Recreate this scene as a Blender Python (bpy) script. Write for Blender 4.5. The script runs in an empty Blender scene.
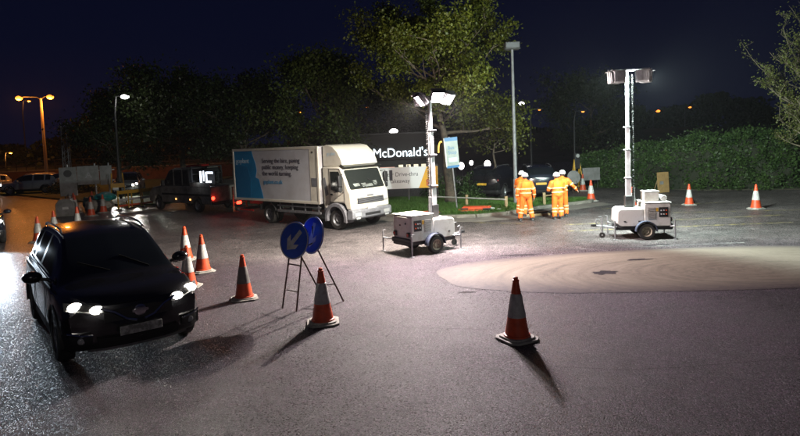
import bpy, bmesh, math, random
import numpy as np
from mathutils import Vector, Matrix, noise as mnoise
R = math.radians
PI = math.pi
random.seed(7)
scene = bpy.context.scene
COL = scene.collection

# ------------------------------------------------------------------ camera
cd = bpy.data.cameras.new('camera')
cd.sensor_width = 36.0
cd.lens = 590 / 800 * 36.0
cd.shift_y = -37 / 800
cd.clip_start, cd.clip_end = 0.1, 2000
cam = bpy.data.objects.new('camera', cd)
COL.objects.link(cam)
_p, _r = R(3.9), R(2.25)
fwd = Vector((0, math.cos(_p), -math.sin(_p)))
up0 = Vector((0, math.sin(_p), math.cos(_p)))
rt0 = Vector((1, 0, 0))
rt = math.cos(_r) * rt0 - math.sin(_r) * up0
upv = math.sin(_r) * rt0 + math.cos(_r) * up0
cam.matrix_world = Matrix(((rt.x, upv.x, -fwd.x, 0), (rt.y, upv.y, -fwd.y, 0), (rt.z, upv.z, -fwd.z, 3.1), (0, 0, 0, 1)))
scene.camera = cam

# ------------------------------------------------------------------ night sky
world = bpy.data.worlds.new('World')
scene.world = world
world.use_nodes = True
wn = world.node_tree.nodes
bg = wn['Background']
bg.inputs['Color'].default_value = (0.0024, 0.0032, 0.0125, 1)
bg.inputs['Strength'].default_value = 1.0

scene.view_settings.view_transform = 'Standard'
scene.view_settings.look = 'None'
scene.view_settings.exposure = 0.0
scene.view_settings.gamma = 1.0
scene.view_settings.use_curve_mapping = False
scene.render.engine = 'CYCLES'
cy = scene.cycles
cy.use_denoising = True
cy.max_bounces = 5
cy.diffuse_bounces = 2
cy.glossy_bounces = 3
cy.transmission_bounces = 3
cy.transparent_max_bounces = 6
cy.sample_clamp_indirect = 4.0
cy.sample_clamp_direct = 0.0
cy.use_light_tree = True
cy.caustics_reflective = False
cy.caustics_refractive = False

# ------------------------------------------------------------------ materials
MATS = {}


def mat(name, col, rough=0.5, metal=0.0, col2=None, scale=6.0, emit=None, estr=0.0, bump=0.0, bscale=60.0,
        coat=0.0, spec=0.5, contrast=(0.35, 0.65), detail=4.0):
    if name in MATS:
        return MATS[name]
    m = bpy.data.materials.new(name)
    m.use_nodes = True
    nt = m.node_tree
    b = nt.nodes['Principled BSDF']
    b.inputs['Base Color'].default_value = (*col, 1)
    b.inputs['Roughness'].default_value = rough
    b.inputs['Metallic'].default_value = metal
    b.inputs['Specular IOR Level'].default_value = spec
    b.inputs['Coat Weight'].default_value = coat
    tc = nt.nodes.new('ShaderNodeTexCoord')
    if col2 is not None:
        n = nt.nodes.new('ShaderNodeTexNoise')
        n.inputs['Scale'].default_value = scale
        n.inputs['Detail'].default_value = detail
        n.inputs['Roughness'].default_value = 0.65
        nt.links.new(tc.outputs['Object'], n.inputs['Vector'])
        rp = nt.nodes.new('ShaderNodeValToRGB')
        rp.color_ramp.elements[0].position = contrast[0]
        rp.color_ramp.elements[1].position = contrast[1]
        rp.color_ramp.elements[0].color = (*col, 1)
        rp.color_ramp.elements[1].color = (*col2, 1)
        nt.links.new(n.outputs['Fac'], rp.inputs['Fac'])
        nt.links.new(rp.outputs['Color'], b.inputs['Base Color'])
        mr = nt.nodes.new('ShaderNodeMapRange')
        mr.inputs['To Min'].default_value = max(0.03, rough - 0.08)
        mr.inputs['To Max'].default_value = min(1, rough + 0.12)
        nt.links.new(n.outputs['Fac'], mr.inputs['Value'])
        nt.links.new(mr.outputs['Result'], b.inputs['Roughness'])
    if bump > 0:
        n2 = nt.nodes.new('ShaderNodeTexNoise')
        n2.inputs['Scale'].default_value = bscale
        n2.inputs['Detail'].default_value = 3.0
        nt.links.new(tc.outputs['Object'], n2.inputs['Vector'])
        bp = nt.nodes.new('ShaderNodeBump')
        bp.inputs['Strength'].default_value = bump
        bp.inputs['Distance'].default_value = 0.02
        nt.links.new(n2.outputs['Fac'], bp.inputs['Height'])
        nt.links.new(bp.outputs['Normal'], b.inputs['Normal'])
    if emit is not None:
        b.inputs['Emission Color'].default_value = (*emit, 1)
        b.inputs['Emission Strength'].default_value = estr
        m.cycles.emission_sampling = 'NONE'
    MATS[name] = m
    return m


def leaf_mat(name, c1, c2, trans=0.35, rough=0.5, scale=1.3):
    m = bpy.data.materials.new(name)
    m.use_nodes = True
    nt = m.node_tree
    b = nt.nodes['Principled BSDF']
    out = nt.nodes['Material Output']
    g = nt.nodes.new('ShaderNodeNewGeometry')
    n = nt.nodes.new('ShaderNodeTexNoise')
    n.inputs['Scale'].default_value = scale
    n.inputs['Detail'].default_value = 6
    n.inputs['Roughness'].default_value = 0.8
    nt.links.new(g.outputs['Position'], n.inputs['Vector'])
    rp = nt.nodes.new('ShaderNodeValToRGB')
    rp.color_ramp.elements[0].position = 0.36
    rp.color_ramp.elements[1].position = 0.64
    rp.color_ramp.elements[0].color = (*c1, 1)
    rp.color_ramp.elements[1].color = (*c2, 1)
    nt.links.new(n.outputs['Fac'], rp.inputs['Fac'])
    mixc = nt.nodes.new('ShaderNodeMixRGB')
    mixc.blend_type = 'MULTIPLY'
    mixc.inputs['Fac'].default_value = 0.6
    nt.links.new(rp.outputs['Color'], mixc.inputs['Color1'])
    rr = nt.nodes.new('ShaderNodeMapRange')
    rr.inputs['To Min'].default_value = 0.5
    rr.inputs['To Max'].default_value = 1.3
    nt.links.new(g.outputs['Random Per Island'], rr.inputs['Value'])
    nt.links.new(rr.outputs['Result'], mixc.inputs['Color2'])
    nt.links.new(mixc.outputs['Color'], b.inputs['Base Color'])
    b.inputs['Roughness'].default_value = rough
    b.inputs['Specular IOR Level'].default_value = 0.3
    t = nt.nodes.new('ShaderNodeBsdfTranslucent')
    nt.links.new(mixc.outputs['Color'], t.inputs['Color'])
    ms = nt.nodes.new('ShaderNodeMixShader')
    ms.inputs['Fac'].default_value = trans
    nt.links.new(b.outputs[0], ms.inputs[1])
    nt.links.new(t.outputs[0], ms.inputs[2])
    nt.links.new(ms.outputs[0], out.inputs['Surface'])
    return m


def asphalt_mat():
    m = bpy.data.materials.new('asphalt')
    m.use_nodes = True
    nt = m.node_tree
    b = nt.nodes['Principled BSDF']
    tc = nt.nodes.new('ShaderNodeTexCoord')

    def noise_node(s, d=4, r=0.6):
        n = nt.nodes.new('ShaderNodeTexNoise')
        n.inputs['Scale'].default_value = s
        n.inputs['Detail'].default_value = d
        n.inputs['Roughness'].default_value = r
        nt.links.new(tc.outputs['Object'], n.inputs['Vector'])
        return n

    def math_node(op, a, bb):
        n = nt.nodes.new('ShaderNodeMath')
        n.operation = op
        for k, v in enumerate((a, bb)):
            if isinstance(v, (int, float)):
                n.inputs[k].default_value = v
            else:
                nt.links.new(v, n.inputs[k])
        return n.outputs[0]
    big = noise_node(0.35, 5, 0.6)
    mid = noise_node(2.2, 5, 0.65)
    vor = nt.nodes.new('ShaderNodeTexVoronoi')
    vor.inputs['Scale'].default_value = 62
    nt.links.new(tc.outputs['Object'], vor.inputs['Vector'])
    fine = noise_node(75, 3, 0.7)
    # stone colour per chip
    rp = nt.nodes.new('ShaderNodeValToRGB')
    e = rp.color_ramp.elements
    e[0].position = 0.0
    e[0].color = (0.012, 0.008, 0.012, 1)
    e[1].position = 1.0
    e[1].color = (0.125, 0.082, 0.115, 1)
    e2 = rp.color_ramp.elements.new(0.66)
    e2.color = (0.034, 0.0225, 0.032, 1)
    sep = nt.nodes.new('ShaderNodeSeparateColor')
    nt.links.new(vor.outputs['Color'], sep.inputs['Color'])
    nt.links.new(sep.outputs['Red'], rp.inputs['Fac'])
    v1 = math_node('MULTIPLY', big.outputs['Fac'], mid.outputs['Fac'])
    mr = nt.nodes.new('ShaderNodeMapRange')
    mr.inputs['From Min'].default_value = 0.14
    mr.inputs['From Max'].default_value = 0.36
    mr.inputs['To Min'].default_value = 0.5
    mr.inputs['To Max'].default_value = 1.45
    nt.links.new(v1, mr.inputs['Value'])
    mx = nt.nodes.new('ShaderNodeMixRGB')
    mx.blend_type = 'MULTIPLY'
    mx.inputs['Fac'].default_value = 1
    nt.links.new(rp.outputs['Color'], mx.inputs['Color1'])
    nt.links.new(mr.outputs['Result'], mx.inputs['Color2'])
    # road colour turns paler and greyer beyond the junction, along a noisy edge
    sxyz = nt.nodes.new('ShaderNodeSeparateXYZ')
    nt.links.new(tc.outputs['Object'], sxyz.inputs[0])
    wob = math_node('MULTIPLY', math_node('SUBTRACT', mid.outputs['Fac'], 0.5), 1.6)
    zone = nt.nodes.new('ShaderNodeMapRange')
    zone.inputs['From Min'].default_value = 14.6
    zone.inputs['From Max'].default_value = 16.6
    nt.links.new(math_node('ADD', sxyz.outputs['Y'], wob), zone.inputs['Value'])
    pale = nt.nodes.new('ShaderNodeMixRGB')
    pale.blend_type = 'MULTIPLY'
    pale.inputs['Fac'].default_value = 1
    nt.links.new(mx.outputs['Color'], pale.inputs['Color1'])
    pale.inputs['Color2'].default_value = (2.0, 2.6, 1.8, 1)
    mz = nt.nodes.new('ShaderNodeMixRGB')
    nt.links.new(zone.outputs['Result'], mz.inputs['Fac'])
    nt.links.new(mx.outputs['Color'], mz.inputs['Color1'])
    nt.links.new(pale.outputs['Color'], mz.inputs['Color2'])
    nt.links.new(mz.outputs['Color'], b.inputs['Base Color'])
    mr2 = nt.nodes.new('ShaderNodeMapRange')
    mr2.inputs['From Min'].default_value = 0.3
    mr2.inputs['From Max'].default_value = 0.7
    mr2.inputs['To Min'].default_value = 0.50
    mr2.inputs['To Max'].default_value = 0.80
    nt.links.new(big.outputs['Fac'], mr2.inputs['Value'])
    # the lane on the left is still wet
    wet = nt.nodes.new('ShaderNodeMapRange')
    wet.inputs['From Min'].default_value = -7.2
    wet.inputs['From Max'].default_value = -9.2
    nt.links.new(math_node('ADD', sxyz.outputs['X'], math_node('MULTIPLY', wob, 1.5)), wet.inputs['Value'])
    rmix = nt.nodes.new('ShaderNodeMapRange')
    nt.links.new(wet.outputs['Result'], rmix.inputs['Value'])
    nt.links.new(mr2.outputs['Result'], rmix.inputs['To Min'])
    rmix.inputs['To Max'].default_value = 0.30
    # damp polished chips among the dry ones
    chip = nt.nodes.new('ShaderNodeMapRange')
    chip.inputs['From Min'].default_value = 0.45
    chip.inputs['From Max'].default_value = 0.8
    nt.links.new(sep.outputs['Green'], chip.inputs['Value'])
    rchip = nt.nodes.new('ShaderNodeMapRange')
    nt.links.new(chip.outputs['Result'], rchip.inputs['Value'])
    nt.links.new(rmix.outputs['Result'], rchip.inputs['To Min'])
    rchip.inputs['To Max'].default_value = 0.26
    nt.links.new(rchip.outputs['Result'], b.inputs['Roughness'])
    b.inputs['Specular IOR Level'].default_value = 0.5
    hsum = math_node('ADD', math_node('MULTIPLY', vor.outputs['Distance'], -0.9), math_node('MULTIPLY', fine.outputs['Fac'], 0.8))
    hsum = math_node('ADD', hsum, math_node('MULTIPLY', mid.outputs['Fac'], 0.5))
    bp = nt.nodes.new('ShaderNodeBump')
    bp.inputs['Strength'].default_value = 1.0
    bp.inputs['Distance'].default_value = 0.02
    nt.links.new(hsum, bp.inputs['Height'])
    nt.links.new(bp.outputs['Normal'], b.inputs['Normal'])
    return m


def dome_mat():
    """Worn white paint with dark tyre sweeps curving round the roundabout."""
    m = bpy.data.materials.new('worn_white_paint')
    m.use_nodes = True
    nt = m.node_tree
    b = nt.nodes['Principled BSDF']
    tc = nt.nodes.new('ShaderNodeTexCoord')
    def mth(op, a, b_=0.0):
        q = nt.nodes.new('ShaderNodeMath')
        q.operation = op
        for k_, v_ in enumerate((a, b_)):
            if isinstance(v_, (int, float)):
                q.inputs[k_].default_value = v_
            else:
                nt.links.new(v_, q.inputs[k_])
        return q.outputs[0]
    sx = nt.nodes.new('ShaderNodeSeparateXYZ')
    nt.links.new(tc.outputs['Object'], sx.inputs[0])
    ux = mth('DIVIDE', mth('SUBTRACT', sx.outputs['X'], 6.75), 6.0)
    uy = mth('DIVIDE', mth('SUBTRACT', sx.outputs['Y'], 13.2), 2.12)
    rad = mth('POWER', mth('ADD', mth('MULTIPLY', ux, ux), mth('MULTIPLY', uy, uy)), 0.5)
    vx = mth('SUBTRACT', sx.outputs['X'], 7.6)
    vy = mth('MULTIPLY', mth('SUBTRACT', sx.outputs['Y'], 12.4), 2.2)
    r2 = mth('POWER', mth('ADD', mth('MULTIPLY', vx, vx), mth('MULTIPLY', vy, vy)), 0.5)
    an = mth('ARCTAN2', vy, vx)
    cmb = nt.nodes.new('ShaderNodeCombineXYZ')
    nt.links.new(mth('MULTIPLY', r2, 1.5), cmb.inputs[0])
    nt.links.new(mth('MULTIPLY', an, 0.5), cmb.inputs[1])
    mp = cmb
    w = nt.nodes.new('ShaderNodeTexNoise')
    w.inputs['Scale'].default_value = 3.2
    w.inputs['Detail'].default_value = 6
    w.inputs['Roughness'].default_value = 0.62
    w.inputs['Distortion'].default_value = 0.35
    nt.links.new(mp.outputs[0], w.inputs['Vector'])
    n = nt.nodes.new('ShaderNodeTexNoise')
    n.inputs['Scale'].default_value = 9
    n.inputs['Detail'].default_value = 8
    n.inputs['Roughness'].default_value = 0.75
    nt.links.new(tc.outputs['Object'], n.inputs['Vector'])
    mx = nt.nodes.new('ShaderNodeMath')
    mx.operation = 'MULTIPLY_ADD'
    mx.inputs[1].default_value = 0.45
    nt.links.new(n.outputs['Fac'], mx.inputs[0])
    mm = nt.nodes.new('ShaderNodeMath')
    mm.operation = 'MULTIPLY'
    mm.inputs[1].default_value = 0.62
    nt.links.new(w.outputs['Fac'], mm.inputs[0])
    nt.links.new(mm.outputs[0], mx.inputs[2])
    rp = nt.nodes.new('ShaderNodeValToRGB')
    e = rp.color_ramp.elements
    e[0].position = 0.30
    e[0].color = (0.066, 0.055, 0.052, 1)
    e[1].position = 0.74
    e[1].color = (0.200, 0.172, 0.136, 1)
    e2 = rp.color_ramp.elements.new(0.5)
    e2.color = (0.140, 0.118, 0.092, 1)
    nt.links.new(mx.outputs[0], rp.inputs['Fac'])
    # paint worn through to the road towards the rim
    ed = mth('ADD', rad, mth('MULTIPLY', mth('SUBTRACT', n.outputs['Fac'], 0.5), 0.55))
    er = nt.nodes.new('ShaderNodeMapRange')
    er.inputs['From Min'].default_value = 0.74
    er.inputs['From Max'].default_value = 1.08
    nt.links.new(ed, er.inputs['Value'])
    mc = nt.nodes.new('ShaderNodeMixRGB')
    nt.links.new(er.outputs['Result'], mc.inputs['Fac'])
    nt.links.new(rp.outputs['Color'], mc.inputs['Color1'])
    mc.inputs['Color2'].default_value = (0.044, 0.034, 0.041, 1)
    nt.links.new(mc.outputs['Color'], b.inputs['Base Color'])
    b.inputs['Roughness'].default_value = 0.75
    b.inputs['Specular IOR Level'].default_value = 0.25
    bp = nt.nodes.new('ShaderNodeBump')
    bp.inputs['Strength'].default_value = 0.5
    bp.inputs['Distance'].default_value = 0.01
    v = nt.nodes.new('ShaderNodeTexNoise')
    v.inputs['Scale'].default_value = 60
    nt.links.new(tc.outputs['Object'], v.inputs['Vector'])
    nt.links.new(v.outputs['Fac'], bp.inputs['Height'])
    nt.links.new(bp.outputs['Normal'], b.inputs['Normal'])
    return m


M = {}
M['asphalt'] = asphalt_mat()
M['dome'] = dome_mat()
M['tar'] = mat('tar', (0.022, 0.020, 0.021), 0.85, col2=(0.045, 0.038, 0.042), scale=9, spec=0.1, bump=0.6)
M['kerb'] = mat('kerb_concrete', (0.24, 0.22, 0.19), 0.8, col2=(0.13, 0.12, 0.10), scale=5, bump=0.4)
M['footway'] = mat('footway', (0.16, 0.14, 0.12), 0.8, col2=(0.10, 0.09, 0.08), scale=2.5, bump=0.5)
M['grass_base'] = mat('grass_base', (0.035, 0.075, 0.014), 0.9, col2=(0.06, 0.10, 0.025), scale=1.5, bump=0.6)
M['soil'] = mat('soil', (0.05, 0.042, 0.03), 0.9, col2=(0.025, 0.028, 0.015), scale=0.6)
M['yellow_line'] = mat('worn_yellow_paint', (0.26, 0.21, 0.07), 0.6, col2=(0.08, 0.07, 0.06), scale=4, contrast=(0.36, 0.54))
M['white_line'] = mat('worn_white_line', (0.06, 0.055, 0.06), 0.7, col2=(0.30, 0.29, 0.27), scale=3, contrast=(0.5, 0.72))
M['black_paint'] = mat('black_car_paint', (0.011, 0.011, 0.013), 0.22, metal=0.3, coat=0.8)
M['silver_paint'] = mat('silver_car_paint', (0.42, 0.42, 0.43), 0.28, metal=0.4, coat=0.5)
M['dark_paint'] = mat('dark_blue_car_paint', (0.012, 0.016, 0.026), 0.2, coat=0.6)
M['glass'] = mat('dark_glass', (0.007, 0.009, 0.011), 0.07, spec=0.8)
M['cab_glass'] = mat('cab_glass', (0.02, 0.024, 0.022), 0.06, spec=0.7)
M['rubber'] = mat('rubber', (0.012, 0.012, 0.012), 0.75, col2=(0.035, 0.032, 0.028), scale=9)
M['black_plastic'] = mat('black_plastic', (0.015, 0.015, 0.016), 0.55)
M['wiper'] = mat('wiper_rubber', (0.006, 0.006, 0.006), 0.9, spec=0.1)
M['trim'] = mat('dark_trim', (0.01, 0.01, 0.011), 0.4)
M['chrome'] = mat('chrome', (0.6, 0.6, 0.62), 0.15, metal=1.0)
M['alloy'] = mat('alloy', (0.35, 0.35, 0.36), 0.35, metal=0.8)
M['steel'] = mat('galvanised_steel', (0.36, 0.37, 0.38), 0.45, metal=0.6, col2=(0.22, 0.22, 0.23), scale=8)
M['dark_steel'] = mat('dark_steel', (0.05, 0.05, 0.052), 0.5, metal=0.5)
M['rust_steel'] = mat('rusty_steel_tube', (0.06, 0.04, 0.03), 0.6, metal=0.3, col2=(0.10, 0.05, 0.03), scale=14)
M['trailer_white'] = mat('dusty_white_paint', (0.62, 0.61, 0.57), 0.45, col2=(0.36, 0.33, 0.27), scale=3.2, contrast=(0.5, 0.78))
M['trailer_grey'] = mat('trailer_grey', (0.30, 0.29, 0.27), 0.5, col2=(0.2, 0.19, 0.17), scale=6)
M['fender'] = mat('fender_blue_grey', (0.05, 0.06, 0.09), 0.4)
M['dull_box'] = mat('dull_grey_box', (0.085, 0.085, 0.085), 0.6, col2=(0.05, 0.05, 0.05), scale=6)
M['rim_cream'] = mat('dusty_rim', (0.42, 0.37, 0.27), 0.55, col2=(0.22, 0.19, 0.14), scale=12)
M['mast'] = mat('mast_paint', (0.72, 0.72, 0.72), 0.4, metal=0.1, col2=(0.5, 0.5, 0.5), scale=5)
M['truck_white'] = mat('truck_cab_paint', (0.68, 0.65, 0.55), 0.35, col2=(0.48, 0.44, 0.35), scale=1.6, contrast=(0.5, 0.85), coat=0.3)
M['truck_box'] = mat('truck_box_panel', (0.56, 0.57, 0.60), 0.45, col2=(0.42, 0.41, 0.41), scale=1.1, contrast=(0.4, 0.8))
M['truck_blue'] = mat('blue_vinyl', (0.010, 0.25, 0.52), 0.4, col2=(0.008, 0.19, 0.42), scale=1.2)
M['truck_blue_dark'] = mat('dark_blue_vinyl', (0.007, 0.17, 0.38), 0.4)
M['print_dark'] = mat('dark_print', (0.05, 0.045, 0.06), 0.6)
M['print_blue'] = mat('blue_print', (0.03, 0.22, 0.42), 0.6)
M['print_pale'] = mat('pale_print', (0.45, 0.6, 0.68), 0.6)
M['bumper_grey'] = mat('bumper_grey', (0.20, 0.21, 0.23), 0.5, col2=(0.13, 0.13, 0.14), scale=4)
M['cone_orange'] = mat('cone_orange', (0.62, 0.075, 0.018), 0.45, col2=(0.42, 0.05, 0.014), scale=7)
M['cone_sleeve'] = mat('cone_sleeve', (0.52, 0.52, 0.50), 0.4, col2=(0.30, 0.29, 0.27), scale=9)
M['cone_sleeve_dirty'] = mat('cone_sleeve_dirty', (0.09, 0.085, 0.08), 0.5, col2=(0.17, 0.16, 0.15), scale=9)
M['cone_base'] = mat('cone_base', (0.40, 0.39, 0.35), 0.7, col2=(0.2, 0.19, 0.17), scale=11)
M['sign_blue'] = mat('sign_blue', (0.016, 0.085, 0.58), 0.35, col2=(0.012, 0.065, 0.45), scale=5)
M['sign_white'] = mat('sign_white', (0.62, 0.63, 0.62), 0.4, col2=(0.42, 0.42, 0.40), scale=8)
M['van_white'] = mat('grimy_van_white', (0.36, 0.33, 0.28), 0.5, col2=(0.12, 0.11, 0.09), scale=2)
M['sign_back'] = mat('sign_back', (0.24, 0.24, 0.24), 0.5, col2=(0.15, 0.15, 0.145), scale=3)
M['hivis'] = mat('hi_vis_orange', (0.80, 0.150, 0.008), 0.75, col2=(0.58, 0.095, 0.006), scale=6, bump=0.5, bscale=18)
M['hivis_yellow'] = mat('hi_vis_shoulder', (0.70, 0.17, 0.008), 0.75, bump=0.4, bscale=18)
M['reflective'] = mat('reflective_band', (0.55, 0.40, 0.20), 0.45)
M['skin'] = mat('skin', (0.46, 0.26, 0.18), 0.55)
M['hair'] = mat('hair', (0.03, 0.02, 0.015), 0.7)
M['helmet'] = mat('white_helmet', (0.75, 0.74, 0.72), 0.3)
M['boot'] = mat('boot', (0.03, 0.028, 0.028), 0.6)
M['glove'] = mat('glove', (0.04, 0.04, 0.045), 0.7)
M['bark'] = mat('bark', (0.10, 0.075, 0.05), 0.85, col2=(0.04, 0.032, 0.024), scale=7, bump=0.8, bscale=25)
M['wood'] = mat('timber', (0.30, 0.21, 0.11), 0.7, col2=(0.18, 0.12, 0.06), scale=5)
M['ply'] = mat('plywood', (0.36, 0.23, 0.09), 0.7, col2=(0.24, 0.15, 0.06), scale=4)
M['building_dark'] = mat('dark_cladding', (0.018, 0.015, 0.014), 0.6)
M['brick'] = mat('brickwork', (0.13, 0.06, 0.035), 0.8, col2=(0.07, 0.035, 0.024), scale=2)
M['banner_white'] = mat('banner_white', (0.82, 0.82, 0.82), 0.5)
M['banner_yellow'] = mat('banner_yellow', (0.85, 0.42, 0.012), 0.5)
M['banner_red'] = mat('banner_red', (0.6, 0.06, 0.02), 0.5)
M['teal'] = mat('teal_sheet', (0.02, 0.34, 0.32), 0.5, col2=(0.015, 0.2, 0.2), scale=5)
M['barrier_yellow'] = mat('barrier_yellow', (0.55, 0.32, 0.03), 0.5)
M['barrier_red'] = mat('barrier_red', (0.65, 0.10, 0.03), 0.5, col2=(0.5, 0.06, 0.02), scale=5)
M['cabinet'] = mat('cabinet_grey', (0.22, 0.22, 0.21), 0.6, col2=(0.14, 0.14, 0.13), scale=3)
M['flag_blue'] = mat('flag_blue', (0.02, 0.13, 0.30), 0.4)
M['flag_white'] = mat('flag_white', (0.30, 0.34, 0.32), 0.4, col2=(0.2, 0.26, 0.24), scale=3)
M['e_head'] = mat('headlamp_lit', (1, 1, 1), 0.3, emit=(1.0, 0.93, 0.80), estr=30)
M['e_head_cool'] = mat('drl_lit', (1, 1, 1), 0.3, emit=(0.88, 0.94, 1.0), estr=22)
M['e_tail'] = mat('tail_lamp_lit', (0.5, 0.01, 0.01), 0.3, emit=(1.0, 0.035, 0.015), estr=9)
M['tail_off'] = mat('tail_lamp_unlit', (0.35, 0.015, 0.01), 0.25)
M['e_amber'] = mat('amber_marker_lit', (0.6, 0.3, 0.05), 0.3, emit=(1.0, 0.45, 0.12), estr=3)
M['lens_off'] = mat('clear_lens_unlit', (0.35, 0.36, 0.36), 0.15)
M['e_flood_warm'] = mat('flood_lens_pink', (1, 1, 1), 0.3, emit=(1.0, 0.86, 0.90), estr=60)
M['e_flood_dim'] = mat('flood_lens_edge', (1, 1, 1), 0.3, emit=(1.0, 0.80, 0.84), estr=25)
M['e_flood_cool'] = mat('flood_lens_cool', (1, 1, 1), 0.3, emit=(0.86, 0.93, 1.0), estr=60)
M['e_sodium'] = mat('sodium_lamp_lit', (1, 0.7, 0.3), 0.3, emit=(1.0, 0.27, 0.03), estr=2.6)
M['e_white_lamp'] = mat('white_lamp_lit', (1, 1, 1), 0.3, emit=(1.0, 0.97, 0.92), estr=10)
M['e_sign_text'] = mat('sign_letters_lit', (1, 1, 1), 0.3, emit=(0.78, 0.93, 1.0), estr=2.6)
M['e_arch'] = mat('arches_lit', (1, 0.8, 0.2), 0.3, emit=(1.0, 0.68, 0.16), estr=1.6)
M['e_panel'] = mat('arches_panel_lit', (1, 0.9, 0.6), 0.3, emit=(1.0, 0.86, 0.40), estr=0.9)
M['e_led'] = mat('led_board_lit', (1, 1, 1), 0.3, emit=(0.80, 0.88, 1.0), estr=3.2)
M['e_window'] = mat('lit_window', (1, 0.9, 0.7), 0.3, emit=(1.0, 0.88, 0.62), estr=0.9)
M['e_window_red'] = mat('lit_window_red', (1, 0.5, 0.4), 0.3, emit=(1.0, 0.55, 0.42), estr=0.6)
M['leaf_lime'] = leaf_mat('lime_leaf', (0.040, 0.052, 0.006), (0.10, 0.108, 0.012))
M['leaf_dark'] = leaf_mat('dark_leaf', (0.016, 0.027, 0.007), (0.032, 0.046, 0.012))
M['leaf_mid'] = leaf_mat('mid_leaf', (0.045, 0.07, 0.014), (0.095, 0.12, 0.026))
M['leaf_hedge'] = leaf_mat('hedge_leaf', (0.022, 0.052, 0.012), (0.06, 0.105, 0.026), 0.2)
M['leaf_bare'] = leaf_mat('sparse_leaf', (0.10, 0.12, 0.03), (0.16, 0.17, 0.05))
M['grass'] = leaf_mat('grass_blade', (0.035, 0.095, 0.012), (0.075, 0.15, 0.025), 0.25, scale=2.0)


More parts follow.
